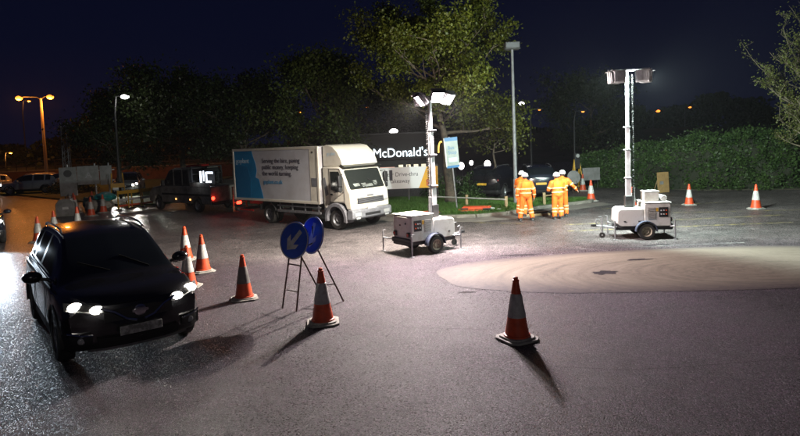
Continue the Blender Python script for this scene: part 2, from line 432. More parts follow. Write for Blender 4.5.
# ------------------------------------------------------------------ mesh builder
class MB:
    def __init__(self):
        self.v, self.f = [], []

    def _add(self, vs, fs):
        o = len(self.v)
        self.v.extend([tuple(p) for p in vs])
        self.f.extend([tuple(i + o for i in f) for f in fs])
        return self

    def box(self, c, s, rot=None, taper=1.0):
        hx, hy, hz = s[0] / 2, s[1] / 2, s[2] / 2
        vs = []
        for z in (-hz, hz):
            k = taper if z > 0 else 1.0
            for x, y in ((-hx, -hy), (hx, -hy), (hx, hy), (-hx, hy)):
                vs.append(Vector((x * k, y * k, z)))
        if rot is not None:
            vs = [rot @ p for p in vs]
        c = Vector(c)
        return self._add([p + c for p in vs], [(3, 2, 1, 0), (4, 5, 6, 7), (0, 1, 5, 4), (1, 2, 6, 5), (2, 3, 7, 6), (3, 0, 4, 7)])

    def cyl(self, p0, p1, r0, r1=None, n=12, caps=True):
        p0, p1 = Vector(p0), Vector(p1)
        r1 = r0 if r1 is None else r1
        d = (p1 - p0).normalized()
        a = d.orthogonal().normalized()
        b = d.cross(a)
        vs = []
        for p, r in ((p0, r0), (p1, r1)):
            for k in range(n):
                t = 2 * PI * k / n
                vs.append(p + a * math.cos(t) * r + b * math.sin(t) * r)
        fs = [(k, (k + 1) % n, n + (k + 1) % n, n + k) for k in range(n)]
        if caps:
            fs += [tuple(range(n - 1, -1, -1)), tuple(range(n, 2 * n))]
        return self._add(vs, fs)

    def tube(self, pts, rad, n=8, caps=True):
        pts = [Vector(p) for p in pts]
        rs = rad if isinstance(rad, (list, tuple)) else [rad] * len(pts)
        a = None
        vs = []
        for i, p in enumerate(pts):
            d = (pts[min(i + 1, len(pts) - 1)] - pts[max(i - 1, 0)]).normalized()
            if a is None:
                a = d.orthogonal().normalized()
            else:
                a = (a - d * a.dot(d))
                a = a.normalized() if a.length > 1e-6 else d.orthogonal().normalized()
            b = d.cross(a)
            for k in range(n):
                t = 2 * PI * k / n
                vs.append(p + (a * math.cos(t) + b * math.sin(t)) * rs[i])
        fs = []
        for i in range(len(pts) - 1):
            for k in range(n):
                fs.append((i * n + k, i * n + (k + 1) % n, (i + 1) * n + (k + 1) % n, (i + 1) * n + k))
        if caps:
            fs += [tuple(range(n - 1, -1, -1)), tuple(range((len(pts) - 1) * n, len(pts) * n))]
        return self._add(vs, fs)

    def lathe(self, prof, n=20, mtx=None, caps=True):
        vs = []
        for r, z in prof:
            for k in range(n):
                t = 2 * PI * k / n
                vs.append(Vector((r * math.cos(t), r * math.sin(t), z)))
        fs = []
        for i in range(len(prof) - 1):
            for k in range(n):
                fs.append((i * n + k, i * n + (k + 1) % n, (i + 1) * n + (k + 1) % n, (i + 1) * n + k))
        if caps:
            fs += [tuple(range(n - 1, -1, -1)), tuple(range((len(prof) - 1) * n, len(prof) * n))]
        if mtx is not None:
            vs = [mtx @ p for p in vs]
        return self._add(vs, fs)

    def prism(self, poly, fn, d0, d1):
        """poly: list of 2D points; fn(a, b, d) -> 3D point."""
        n = len(poly)
        vs = [fn(a, b, d0) for a, b in poly] + [fn(a, b, d1) for a, b in poly]
        fs = [tuple(range(n - 1, -1, -1)), tuple(range(n, 2 * n))]
        fs += [(k, (k + 1) % n, n + (k + 1) % n, n + k) for k in range(n)]
        return self._add(vs, fs)

    def sphere(self, c, r, nu=14, nv=9, mtx=None):
        c = Vector(c)
        r = Vector(r) if isinstance(r, (tuple, list, Vector)) else Vector((r, r, r))
        vs, fs = [], []
        for i in range(nv + 1):
            ph = PI * i / nv
            for k in range(nu):
                t = 2 * PI * k / nu
                p = Vector((r.x * math.sin(ph) * math.cos(t), r.y * math.sin(ph) * math.sin(t), -r.z * math.cos(ph)))
                vs.append(c + (mtx @ p if mtx else p))
        for i in range(nv):
            for k in range(nu):
                fs.append((i * nu + k, i * nu + (k + 1) % nu, (i + 1) * nu + (k + 1) % nu, (i + 1) * nu + k))
        return self._add(vs, fs)

    def grid(self, fn, nu, nv):
        vs = [fn(i / nu, j / nv) for j in range(nv + 1) for i in range(nu + 1)]
        fs = [(j * (nu + 1) + i, j * (nu + 1) + i + 1, (j + 1) * (nu + 1) + i + 1, (j + 1) * (nu + 1) + i) for j in range(nv) for i in range(nu)]
        return self._add(vs, fs)

    def mesh(self, name, m, angle=35, fix=True):
        me = bpy.data.meshes.new(name)
        me.from_pydata(self.v, [], self.f)
        if fix:
            bm = bmesh.new()
            bm.from_mesh(me)
            bmesh.ops.remove_doubles(bm, verts=bm.verts, dist=1e-5)
            bmesh.ops.recalc_face_normals(bm, faces=bm.faces)
            bm.to_mesh(me)
            bm.free()
        me.polygons.foreach_set('use_smooth', [True] * len(me.polygons))
        me.set_sharp_from_angle(angle=R(angle))
        me.materials.append(m)
        return me

    def build(self, name, m, parent=None, bevel=0.0, seg=2, angle=35, fix=True):
        o = bpy.data.objects.new(name, self.mesh(name, m, angle, fix))
        COL.objects.link(o)
        if parent is not None:
            o.parent = parent
        if bevel > 0:
            md = o.modifiers.new('bevel', 'BEVEL')
            md.width = bevel
            md.segments = seg
            md.limit_method = 'ANGLE'
            md.angle_limit = R(30)
        return o


def tag(o, label, cat, group=None):
    o['label'] = label
    o['category'] = cat
    if group:
        o['group'] = group
    return o


def struct(o, label=None, kind='structure'):
    o['kind'] = kind
    if label:
        o['label'] = label
    return o


def thing(name, label, cat, loc=(0, 0, 0), rz=0.0, group=None):
    o = bpy.data.objects.new(name, None)
    o.empty_display_size = 0.2
    COL.objects.link(o)
    o.location = loc
    o.rotation_euler = (0, 0, rz)
    return tag(o, label, cat, group)


def dup(root, loc, rz, label, scale=1.0, swap=None):
    def cp(o, parent):
        c = o.copy()
        COL.objects.link(c)
        c.parent = parent
        if swap and c.type == 'MESH' and c.data.materials and c.data.materials[0] in swap:
            c.data = c.data.copy()
            c.data.materials[0] = swap[o.data.materials[0]]
        for ch in o.children:
            cp(ch, c)
        return c
    r = cp(root, None)
    r.location = loc
    r.rotation_euler = (0, 0, rz)
    r.scale = (scale, scale, scale)
    r['label'] = label
    return r


def point_light(name, loc, power, col, parent=None, radius=0.1):
    l = bpy.data.lights.new(name, 'POINT')
    l.energy = power
    l.color = col
    l.shadow_soft_size = radius
    o = bpy.data.objects.new(name, l)
    COL.objects.link(o)
    o.location = loc
    if parent is not None:
        o.parent = parent
    return o


def spot_light(name, loc, direction, power, col, angle, parent=None, radius=0.06, blend=0.5):
    l = bpy.data.lights.new(name, 'SPOT')
    l.energy = power
    l.color = col
    l.spot_size = R(angle)
    l.spot_blend = blend
    l.shadow_soft_size = radius
    o = bpy.data.objects.new(name, l)
    COL.objects.link(o)
    o.location = loc
    o.rotation_euler = Vector(direction).to_track_quat('-Z', 'Y').to_euler()
    if parent is not None:
        o.parent = parent
    return o


def text(name, body, size, m, parent, loc, rot, align='LEFT', thick=0.004, sx=1.0, line=1.0):
    cu = bpy.data.curves.new(name, 'FONT')
    cu.body = body
    cu.size = size
    cu.extrude = thick
    cu.align_x = align
    cu.space_line = line
    tmp = bpy.data.objects.new('tmp', cu)
    COL.objects.link(tmp)
    bpy.context.view_layer.update()
    me = bpy.data.meshes.new_from_object(tmp.evaluated_get(bpy.context.evaluated_depsgraph_get()))
    bpy.data.objects.remove(tmp)
    me.materials.clear()
    me.materials.append(m)
    o = bpy.data.objects.new(name, me)
    COL.objects.link(o)
    o.parent = parent
    o.location = loc
    o.rotation_euler = rot
    o.scale = (sx, 1, 1)
    o['kind'] = 'stuff'
    return o


def quad_mesh(name, P, m):
    """P: (N,4,3) array of separate quads."""
    n = len(P)
    me = bpy.data.meshes.new(name)
    me.vertices.add(n * 4)
    me.vertices.foreach_set('co', np.ascontiguousarray(P.reshape(-1), dtype=np.float32))
    me.loops.add(n * 4)
    me.loops.foreach_set('vertex_index', np.arange(n * 4, dtype=np.int32))
    me.polygons.add(n)
    me.polygons.foreach_set('loop_start', np.arange(0, n * 4, 4, dtype=np.int32))
    me.update(calc_edges=True)
    me.materials.append(m)
    return me


def leaf_quads(C, size, rng, up=0.0):
    """diamond leaves with random orientation round the centres C (N,3)."""
    n = len(C)
    a = rng.normal(size=(n, 3))
    a[:, 2] -= up
    a /= np.linalg.norm(a, axis=1, keepdims=True)
    b = rng.normal(size=(n, 3))
    b -= a * (a * b).sum(1, keepdims=True)
    b /= np.linalg.norm(b, axis=1, keepdims=True)
    s = size * rng.uniform(0.6, 1.3, size=(n, 1))
    nrm = np.cross(a, b)
    P = np.stack([C - a * s * 0.5, C + b * s * 0.32 + nrm * s * 0.08, C + a * s * 0.5, C - b * s * 0.32 + nrm * s * 0.08], axis=1)
    return P


# ================================================================== SETTING
def sheet(name, poly, z, m, thick=0.0):
    mb = MB()
    if thick:
        mb.prism(poly, lambda a, b, d: (a, b, d), z - thick, z)
    else:
        mb._add([(a, b, z) for a, b in poly], [tuple(range(len(poly)))])
    return mb.build(name, m)


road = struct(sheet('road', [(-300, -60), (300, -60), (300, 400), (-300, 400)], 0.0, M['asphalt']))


# shallow overrun dome of the mini roundabout
def dome(name, c, ax, ay, hgt, m):
    mb = MB()
    rings, n = 14, 96
    vs = [(c[0], c[1], hgt)]
    for i in range(1, rings + 1):
        t = i / rings
        z = hgt * (1 - t ** 2.2) + 0.006
        for k in range(n):
            a = 2 * PI * k / n
            wob = 1 + 0.012 * math.sin(5 * a + 1) + 0.008 * math.sin(11 * a)
            ca, sa = math.cos(a), math.sin(a)
            ex = math.copysign(abs(ca) ** 0.85, ca)
            ey = math.copysign(abs(sa) ** 0.85, sa)
            vs.append((c[0] + ax * t * ex * wob, c[1] + ay * t * ey * wob, z))
    fs = [(0, 1 + k, 1 + (k + 1) % n) for k in range(n)]
    for i in range(rings - 1):
        for k in range(n):
            fs.append((1 + i * n + k, 1 + (i + 1) * n + k, 1 + (i + 1) * n + (k + 1) % n, 1 + i * n + (k + 1) % n))
    mb._add(vs, fs)
    return mb.build(name, m, fix=False)


rb = struct(dome('roundabout', (6.75, 13.2), 6.0, 2.12, 0.09, M['dome']))


def dome_z(x, y):
    t = min(1, math.hypot((x - 6.75) / 6.0, (y - 13.2) / 2.12))
    return 0.09 * (1 - t ** 2.2) + 0.006


def blotch(name, c, rx, ry, seed, m, zf, parent, n=26):
    rr = random.Random(seed)
    mb = MB()
    k = [rr.uniform(0.65, 1.15) for _ in range(n)]
    vs = [(c[0], c[1], zf(c[0], c[1]) + 0.006)]
    for ring in (0.5, 1.0):
        for i in range(n):
            a = 2 * PI * i / n
            x, y = c[0] + rx * ring * k[i] * math.cos(a), c[1] + ry * ring * k[i] * math.sin(a)
            vs.append((x, y, zf(x, y) + 0.006))
    fs = [(0, 1 + i, 1 + (i + 1) % n) for i in range(n)]
    fs += [(1 + i, 1 + n + i, 1 + n + (i + 1) % n, 1 + (i + 1) % n) for i in range(n)]
    mb._add(vs, fs)
    return mb.build(name, m, parent, fix=False)


blotch('worn_patch', (4.36, 12.6), 0.30, 0.17, 1, M['tar'], dome_z, rb)
blotch('worn_patch', (5.55, 13.72), 0.30, 0.10, 2, M['tar'], dome_z, rb)
blotch('worn_patch', (1.25, 11.72), 0.22, 0.05, 4, M['tar'], lambda x, y: 0.0, road)
blotch('worn_patch', (6.93, 15.85), 0.42, 0.10, 3, M['tar'], lambda x, y: 0.0, road)
blotch('worn_patch', (3.05, 15.25), 0.55, 0.10, 6, M['tar'], lambda x, y: 0.0, road)


# long sealed joints in the road surface
def seam(pts, w, seed):
    rr = random.Random(seed)
    mb = MB()
    vs = []
    P = []
    for (x0, y0), (x1, y1) in zip(pts[:-1], pts[1:]):
        for i in range(14):
            t = i / 14
            P.append((x0 + (x1 - x0) * t, y0 + (y1 - y0) * t))
    P.append(pts[-1])
    for x, y in P:
        o = rr.uniform(-0.012, 0.012)
        ww = w * rr.uniform(0.35, 1.1)
        vs += [(x, y - ww + o, 0.004), (x, y + ww + o, 0.004)]
    mb._add(vs, [(2 * i, 2 * i + 2, 2 * i + 3, 2 * i + 1) for i in range(len(P) - 1)])
    return mb.build('tar_seam', M['tar'], road, fix=False)


seam([(-0.9, 9.9), (-0.2, 9.62), (0.6, 9.5), (1.3, 9.35)], 0.006, 1)
seam([(2.0, 7.7), (2.9, 7.5), (3.6, 7.52), (4.4, 7.6), (5.2, 7.7)], 0.0055, 2)


# painted lines
def strip(name, p0, p1, w, m, z=0.004):
    p0, p1 = Vector((*p0, 0)), Vector((*p1, 0))
    d = (p1 - p0).normalized()
    s = Vector((-d.y, d.x, 0)) * w / 2
    mb = MB()
    n = max(1, int((p1 - p0).length / 0.5))
    vs = []
    for i in range(n + 1):
        p = p0.lerp(p1, i / n)
        vs += [p - s + Vector((0, 0, z)), p + s + Vector((0, 0, z))]
    mb._add(vs, [(2 * i, 2 * i + 2, 2 * i + 3, 2 * i + 1) for i in range(n)])
    return mb.build(name, m, road, fix=False)


strip('painted_line', (2.6, 21.5), (4.6, 20.6), 0.12, M['yellow_line'])
strip('painted_line', (5.3, 18.75), (12.5, 18.75), 0.14, M['yellow_line'])
strip('painted_line', (5.6, 20.1), (7.1, 20.1), 0.16, M['yellow_line'])
strip('painted_line', (9.2, 20.2), (13.5, 20.4), 0.14, M['yellow_line'])
strip('painted_line', (10.2, 22.0), (15.0, 21.4), 0.14, M['yellow_line'])
strip('painted_line', (8.2, 24.0), (14.0, 24.6), 0.12, M['yellow_line'])
strip('painted_line', (4.2, 15.72), (9.2, 15.72), 0.09, M['white_line'])
strip('painted_line', (-15.2, 30.2), (-8.6, 29.0), 0.12, M['yellow_line'])

# verge in front of the restaurant
verge = [(-9.0, 31.4), (-2.2, 25.6), (-0.2, 24.05), (1.4, 23.1), (2.9, 22.95), (4.15, 23.4), (5.9, 24.9), (8.4, 26.3), (8.9, 27.2), (6.8, 27.9), (4.0, 28.4), (2.0, 30.6), (-9, 34.0)]
struct(sheet('grass_verge', verge, 0.11, M['grass_base'], 0.15))


def inside(poly, x, y):
    c = False
    j = len(poly) - 1
    for i in range(len(poly)):
        xi, yi = poly[i]
        xj, yj = poly[j]
        if (yi > y) != (yj > y) and x < (xj - xi) * (y - yi) / (yj - yi) + xi:
            c = not c
        j = i
    return c


def grass(name, poly, z, n, seed, label, hgt=0.11):
    rng = np.random.default_rng(seed)
    xs = [p[0] for p in poly]
    ys = [p[1] for p in poly]
    pts = []
    while len(pts) < n:
        x, y = rng.uniform(min(xs), max(xs)), rng.uniform(min(ys), max(ys))
        if inside(poly, x, y):
            pts.append((x, y, z))
    C = np.array(pts)
    N = len(C)
    ang = rng.uniform(0, 2 * PI, N)
    w = rng.uniform(0.006, 0.014, N)
    dx = np.stack([np.cos(ang) * w, np.sin(ang) * w, np.zeros(N)], 1)
    lean = rng.normal(0, 0.35, (N, 2))
    hh = hgt * rng.uniform(0.45, 1.2, N)
    top = C + np.stack([lean[:, 0] * hh, lean[:, 1] * hh, hh], 1)
    P = np.stack([C - dx, C + dx, top + dx * 0.25, top - dx * 0.25], 1)
    me = quad_mesh(name, P, M['grass'])
    o = bpy.data.objects.new(name, me)
    COL.objects.link(o)
    o['kind'] = 'stuff'
    tag(o, label, 'grass')
    return o


grass('grass', [(-2.0, 25.9), (-0.1, 24.3), (1.5, 23.35), (2.9, 23.2), (4.05, 23.6), (5.8, 25.1), (8.2, 26.4), (8.6, 27.1), (4.0, 28.3), (2.0, 30.4), (-2.0, 31.0)],
      0.105, 60000, 3, 'bright green mown grass on the verge behind the floodlight trailer')

# kerb stones along the verge edge
kerb = struct(bpy.data.objects.new('kerb', None))
COL.objects.link(kerb)


def kerb_run(pts):
    for (x0, y0), (x1, y1) in zip(pts[:-1], pts[1:]):
        L = math.hypot(x1 - x0, y1 - y0)
        n = max(1, round(L / 0.9))
        a = math.atan2(y1 - y0, x1 - x0)
        for i in range(n):
            t = (i + 0.5) / n
            mb = MB().box((0, 0, 0), (L / n - 0.012, 0.14, 0.30))
            o = mb.build('kerb_stone', M['kerb'], kerb, bevel=0.015)
            o.location = (x0 + (x1 - x0) * t + math.sin(a) * 0.07, y0 + (y1 - y0) * t - math.cos(a) * 0.07, -0.03 + random.uniform(-0.004, 0.004))
            o.rotation_euler = (0, 0, a + random.uniform(-0.008, 0.008))


kerb_run(verge[:9])
# beige footway apron that runs in front of the kerb
struct(sheet('footway', [(-3.6, 24.4), (-0.9, 22.9), (1.2, 21.9), (2.9, 21.55), (4.9, 22.3), (6.4, 23.6), (9.2, 25.3), (8.9, 26.35), (6.0, 24.75), (4.2, 23.2), (2.95, 22.78), (1.4, 22.92), (-0.3, 23.85), (-2.4, 25.3)], 0.006, M['footway']))

# left verge beside the van and the far bank with its wall
struct(sheet('grass_verge', [(-30, 46), (-20.5, 37.5), (-15.8, 33.4), (-13.6, 33.2), (-13.2, 36), (-17, 42), (-17, 62), (-60, 62)], 0.1, M['grass_base'], 0.15))
bank_mb = MB()
bank_mb.grid(lambda u, v: (-110 + 200 * u, 66 + 14 * v, 0.02 + (3.0 * v ** 1.3 + 0.4 * math.sin(11 * u) * v)), 40, 6)
struct(bank_mb.build('bank', M['soil']))
# car park deck behind the hedge line is road; soil under the hedge
struct(sheet('hedge_bed', [(10.6, 34.6), (15.2, 29.6), (21, 27.6), (45, 20.5), (48, 30), (24, 36), (12, 40)], 0.05, M['soil'], 0.08))


# ================================================================== TREES
def make_tree(name, label, loc, height, crown_r, base, seed, nleaf, leaf, m, trunk_r=0.22, group=None, flat=1.0, spread=0.42, off=(0, 0), limbs=15):
    rng = np.random.default_rng(seed)
    rnd = random.Random(seed)
    root = thing(name, label, 'tree', loc, 0, group)
    wood = MB()
    top = Vector((off[0] * 0.6, off[1] * 0.6, height * 0.86))
    tp = []
    for i in range(9):
        t = i / 8
        tp.append(Vector((top.x * t ** 1.5 + rnd.uniform(-.07, .07) * (i > 0), top.y * t ** 1.5 + rnd.uniform(-.07, .07) * (i > 0), top.z * t - (0.1 if i == 0 else 0))))
    tr = [trunk_r * (1.25 if i == 0 else 1) * (1 - 0.88 * (i / 8) ** 0.9) for i in range(9)]
    wood.tube(tp, tr, 10)
    tips = []

    def trunk_at(z):
        t = min(1, max(0, z / top.z)) * 8
        i = min(7, int(t))
        return tp[i].lerp(tp[i + 1], t - i), tr[i]

    def branch(p, d, L, r, lev):
        pts = [p]
        q = p.copy()
        n = 5
        for i in range(n):
            d = (d + Vector((rnd.uniform(-.22, .22), rnd.uniform(-.22, .22), rnd.uniform(-.10, .2)))).normalized()
            q = q + d * (L / n)
            pts.append(q.copy())
        wood.tube(pts, [r * (1 - 0.8 * i / n) for i in range(n + 1)], 6 if lev == 0 else 4)
        if lev < 2:
            for k in range(4 if lev == 0 else 3):
                i = rnd.randint(2, n)
                ax = Vector((rnd.uniform(-1, 1), rnd.uniform(-1, 1), rnd.uniform(-.35, .7))).normalized()
                branch(pts[i], (d * 0.7 + ax * 0.9).normalized(), L * rnd.uniform(.32, .55), r * 0.45, lev + 1)
        if lev >= 1:
            tips.extend(pts[2:])
        else:
            tips.append(pts[-1])
    for k in range(limbs):
        t = (k + 0.5) / limbs
        z = base * 0.85 + (top.z - base * 0.85) * t
        p, r = trunk_at(z)
        az = k * 2.4 + rnd.uniform(-.4, .4)
        env = 1 - (abs(t - 0.42) / 0.62) ** 2
        L = crown_r * (0.22 + 0.78 * max(0.1, env)) * rnd.uniform(0.78, 1.1)
        d = Vector((math.cos(az) + off[0] * .12, math.sin(az) + off[1] * .12, 0.15 + 0.75 * t)).normalized()
        branch(p, d, L, max(0.025, r * 0.55), 0)
    branch(tp[-1], Vector((0, 0, 1)), height * 0.14, 0.05, 1)
    wood.build('trunk', M['bark'], root, fix=False, angle=60)
    T = np.array([tuple(t) for t in tips])
    w = rng.uniform(0.25, 1.6, len(T)) ** 1.5
    idx = rng.choice(len(T), nleaf, p=w / w.sum())
    sg = rng.uniform(0.5, 1.25, len(T))
    C = T[idx] + rng.normal(size=(nleaf, 3)) * spread * sg[idx][:, None] * np.array([1, 1, 0.75 * flat])
    C = C[C[:, 2] > base * 0.72]
    P = leaf_quads(C, leaf, rng, 0.35)
    o = bpy.data.objects.new('crown', quad_mesh('crown', P, m))
    COL.objects.link(o)
    o.parent = root
    return root


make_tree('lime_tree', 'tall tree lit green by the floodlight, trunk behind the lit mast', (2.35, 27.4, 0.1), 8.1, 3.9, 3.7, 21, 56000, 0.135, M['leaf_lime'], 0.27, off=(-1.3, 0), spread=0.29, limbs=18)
make_tree('broad_tree', 'dim tree rising behind the cab of the box truck', (-4.4, 34.5, 0), 8.2, 3.0, 2.6, 5, 19000, 0.19, M['leaf_mid'], 0.25, spread=0.42)
make_tree('broad_tree', 'dark tree behind the box of the truck, left of the lit one', (-9.6, 37, 0), 6.3, 3.4, 2.4, 8, 16000, 0.20, M['leaf_dark'], 0.25, spread=0.45)
make_tree('broad_tree', 'wide dark tree standing behind the works van', (-15.0, 41, 0), 6.9, 4.3, 2.8, 11, 20000, 0.22, M['leaf_dark'], 0.28, spread=0.5)
make_tree('broad_tree', 'tree with a white lamp shining through its top, behind the sign board', (-19.4, 41, 0), 6.0, 3.6, 2.0, 13, 16000, 0.20, M['leaf_dark'], 0.25, spread=0.48)
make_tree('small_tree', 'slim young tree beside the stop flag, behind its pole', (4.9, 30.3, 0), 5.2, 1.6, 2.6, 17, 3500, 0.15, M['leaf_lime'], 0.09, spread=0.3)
make_tree('broad_tree', 'faint round tree in the dark left of the right floodlight mast', (16.0, 49, 0), 6.6, 3.6, 1.5, 19, 14000, 0.24, M['leaf_dark'], 0.25, spread=0.55)
make_tree('broad_tree', 'dark tree beyond the restaurant, left of the tall lamp column', (-2.0, 58, 0), 7.5, 5.0, 1.5, 23, 9000, 0.30, M['leaf_dark'], 0.25, spread=0.6)


# far wood: one mass on the skyline
def far_wood():
    rng = np.random.default_rng(4)
    n = 42000
    u = rng.uniform(0, 1, n)
    x = -75 + 160 * u
    h = 4.2 + 1.6 * np.sin(x * 0.16 + 1) + 0.9 * np.sin(x * 0.43) + 0.5 * np.sin(x * 1.1 + 2)
    h = h + np.clip((x - 30) / 25, 0, 1) * 0.8
    y = 82 + 5 * np.sin(x * 0.05) + rng.normal(0, 1.6, n)
    z = 1.0 + h * rng.uniform(0, 1, n) ** 0.6
    C = np.stack([x, y, z], 1)
    P = leaf_quads(C, 0.75, rng)
    o = bpy.data.objects.new('distant_wood', quad_mesh('distant_wood', P, M['leaf_dark']))
    COL.objects.link(o)
    o['kind'] = 'stuff'
    tag(o, 'black mass of distant trees along the skyline beyond the hedge', 'wood')


far_wood()


# big clipped hedge on the right
def hedge():
    root = thing('hedge', 'big rounded green hedge running along the right side', 'hedge', (0, 0, 0))
    rng = np.random.default_rng(6)
    path = [(11.3, 35.0), (12.6, 33.4), (15.4, 30.7), (19.8, 29.5), (26, 27.5), (34, 25.0)]
    hts = [1.7, 2.2, 2.65, 2.95, 3.0, 3.1]
    seg = []
    for (x0, y0), (x1, y1) in zip(path[:-1], path[1:]):
        seg.append(math.hypot(x1 - x0, y1 - y0))
    cum = np.concatenate([[0], np.cumsum(seg)])
    px_ = [p[0] for p in path]
    py_ = [p[1] for p in path]

    def pos(s):
        x, y = np.interp(s, cum, px_), np.interp(s, cum, py_)
        xa, ya = np.interp(s - 1.5, cum, px_), np.interp(s - 1.5, cum, py_)
        xb, yb = np.interp(s + 1.5, cum, px_), np.interp(s + 1.5, cum, py_)
        L = math.hypot(xb - xa, yb - ya)
        return float(x), float(y), (xb - xa) / L, (yb - ya) / L, float(np.interp(s, cum, hts))

    def surf(s, a):
        # a 0..1 goes from the ground at the front over the top to the back
        x, y, dx, dy, h = pos(s)
        nx, ny = dy, -dx                       # towards the camera side
        ph = a * PI
        cx_ = math.cos(ph)
        sx_ = math.sin(ph)
        off = math.copysign(abs(cx_) ** 0.45, cx_) * 0.95
        z = h * sx_ ** 0.5 if sx_ > 0 else 0
        nv = mnoise.noise(Vector((x * 0.55, y * 0.55, z * 0.8))) * 0.8 + mnoise.noise(Vector((x * 1.7, y * 1.7, z * 1.7))) * 0.42
        off += nv * cx_
        z = max(0, z + nv * 0.45 * sx_ ** 2)
        return Vector((x + nx * (off + 0.0), y + ny * off, z))
    tot = float(cum[-1]) - 1e-3
    core = MB()
    core.grid(lambda u, v: surf(u * tot, 0.5 + 0.5 * math.copysign(abs(2 * v - 1) ** 0.35, 2 * v - 1)) - Vector((0, 0, 0.1)), 90, 16)
    core.build('branches', mat('hedge_core', (0.02, 0.025, 0.012), 0.9), root, fix=False)
    N = 95000
    pts = []
    for _ in range(N):
        s = rng.uniform(0, 1) ** 1.15 * tot
        zf = rng.uniform(0.0, 1.0)
        a = math.asin(zf * zf) / PI if rng.uniform() < 0.72 else rng.uniform(0.3, 0.8)
        p = surf(s, a)
        if mnoise.noise(Vector((p.x * 2.6, p.y * 2.6, p.z * 2.6))) < -0.28:
            continue
        k = .05 if rng.uniform() < .84 else .17
        pts.append((p.x + rng.normal(0, k), p.y + rng.normal(0, k), max(0.03, p.z + rng.normal(0, k * 1.2))))
    P = leaf_quads(np.array(pts), 0.125 * rng.uniform(.6, 1.5, (len(pts), 1)), rng)
    o = bpy.data.objects.new('foliage', quad_mesh('foliage', P, M['leaf_hedge']))
    COL.objects.link(o)
    o.parent = root


hedge()


# sparse pale tree at the right edge
def sparse_tree():
    rnd = random.Random(31)
    rng = np.random.default_rng(31)
    root = thing('sparse_tree', 'sparse pale branching tree at the right edge over the hedge', 'tree', (18.95, 25.6, 0))
    wood = MB()
    tips = []

    def br(p, d, L, r, lev):
        n = 6
        pts = [p]
        q = p.copy()
        for i in range(n):
            d = (d + Vector((rnd.uniform(-.16, .16), rnd.uniform(-.16, .16), 0.07 + rnd.uniform(-.08, .1)))).normalized()
            q = q + d * (L / n)
            pts.append(q.copy())
        wood.tube(pts, [max(0.006, r * (1 - 0.75 * i / n)) for i in range(n + 1)], 6 if lev < 2 else 4)
        if lev < 3:
            for k in range((9, 5, 4)[lev]):
                i = rnd.randint(1, n)
                ax = Vector((rnd.uniform(-1, 1), rnd.uniform(-1, 1), rnd.uniform(-.3, .6))).normalized()
                br(pts[i], (d * 0.55 + ax).normalized(), L * rnd.uniform(.3, .52), r * 0.45, lev + 1)
        if lev >= 2:
            tips.extend(pts[1:])
    for az, tilt, L in ((0.2, 0.12, 7.8), (2.9, 0.34, 5.6), (3.5, 0.6, 4.4), (5.2, 0.4, 5.8), (1.3, 0.45, 5.5), (3.1, 0.85, 3.6)):
        br(Vector((0, 0, 0.0 if tilt < .2 else 0.9)), Vector((math.cos(az) * tilt, math.sin(az) * tilt, 1)).normalized(), L, 0.11, 0)
    wood.build('trunk', mat('pale_bark', (0.20, 0.17, 0.11), 0.8, col2=(0.12, 0.10, 0.07), scale=8), root, fix=False, angle=60)
    T = np.array([tuple(t) for t in tips])
    C = T[rng.integers(0, len(T), 16000)] + rng.normal(size=(16000, 3)) * 0.11
    P = leaf_quads(C, 0.10, rng)
    o = bpy.data.objects.new('crown', quad_mesh('crown', P, M['leaf_bare']))
    COL.objects.link(o)
    o.parent = root


sparse_tree()


def shrub(name, label, loc, rx, rz_, seed, n, m):
    rng = np.random.default_rng(seed)
    root = thing(name, label, 'shrub', loc)
    st = MB()
    for k in range(7):
        a = k * 0.9
        st.tube([(0, 0, -0.05), (math.cos(a) * rx * .4, math.sin(a) * rx * .4, rz_ * .5), (math.cos(a) * rx * .7, math.sin(a) * rx * .7, rz_ * .85)], [.03, .02, .008], 5)
    st.build('stem', M['bark'], root)
    d = rng.normal(size=(n, 3))
    d /= np.linalg.norm(d, axis=1, keepdims=True)
    d[:, 2] = np.abs(d[:, 2])
    rad = rng.uniform(0.55, 1.0, n)
    lump = 1 + 0.22 * np.sin(d[:, 0] * 5 + seed) * np.cos(d[:, 1] * 6 + seed)
    C = d * (rad * lump)[:, None] * np.array([rx, rx, rz_])
    o = bpy.data.objects.new('foliage', quad_mesh('foliage', leaf_quads(C, 0.11, rng), m))
    COL.objects.link(o)
    o.parent = root


shrub('shrub', 'dark rounded shrub behind the stop flag on the verge', (3.6, 30.0, 0.1), 0.9, 1.2, 2, 3500, M['leaf_hedge'])
shrub('shrub', 'low dark bush under the far orange street lamp', (-25.5, 46, 0.0), 2.0, 1.3, 5, 4000, M['leaf_dark'])
shrub('shrub', 'dark bush in shadow right of the banner', (1.9, 31.2, 0.05), 0.8, 1.1, 9, 3000, M['leaf_hedge'])
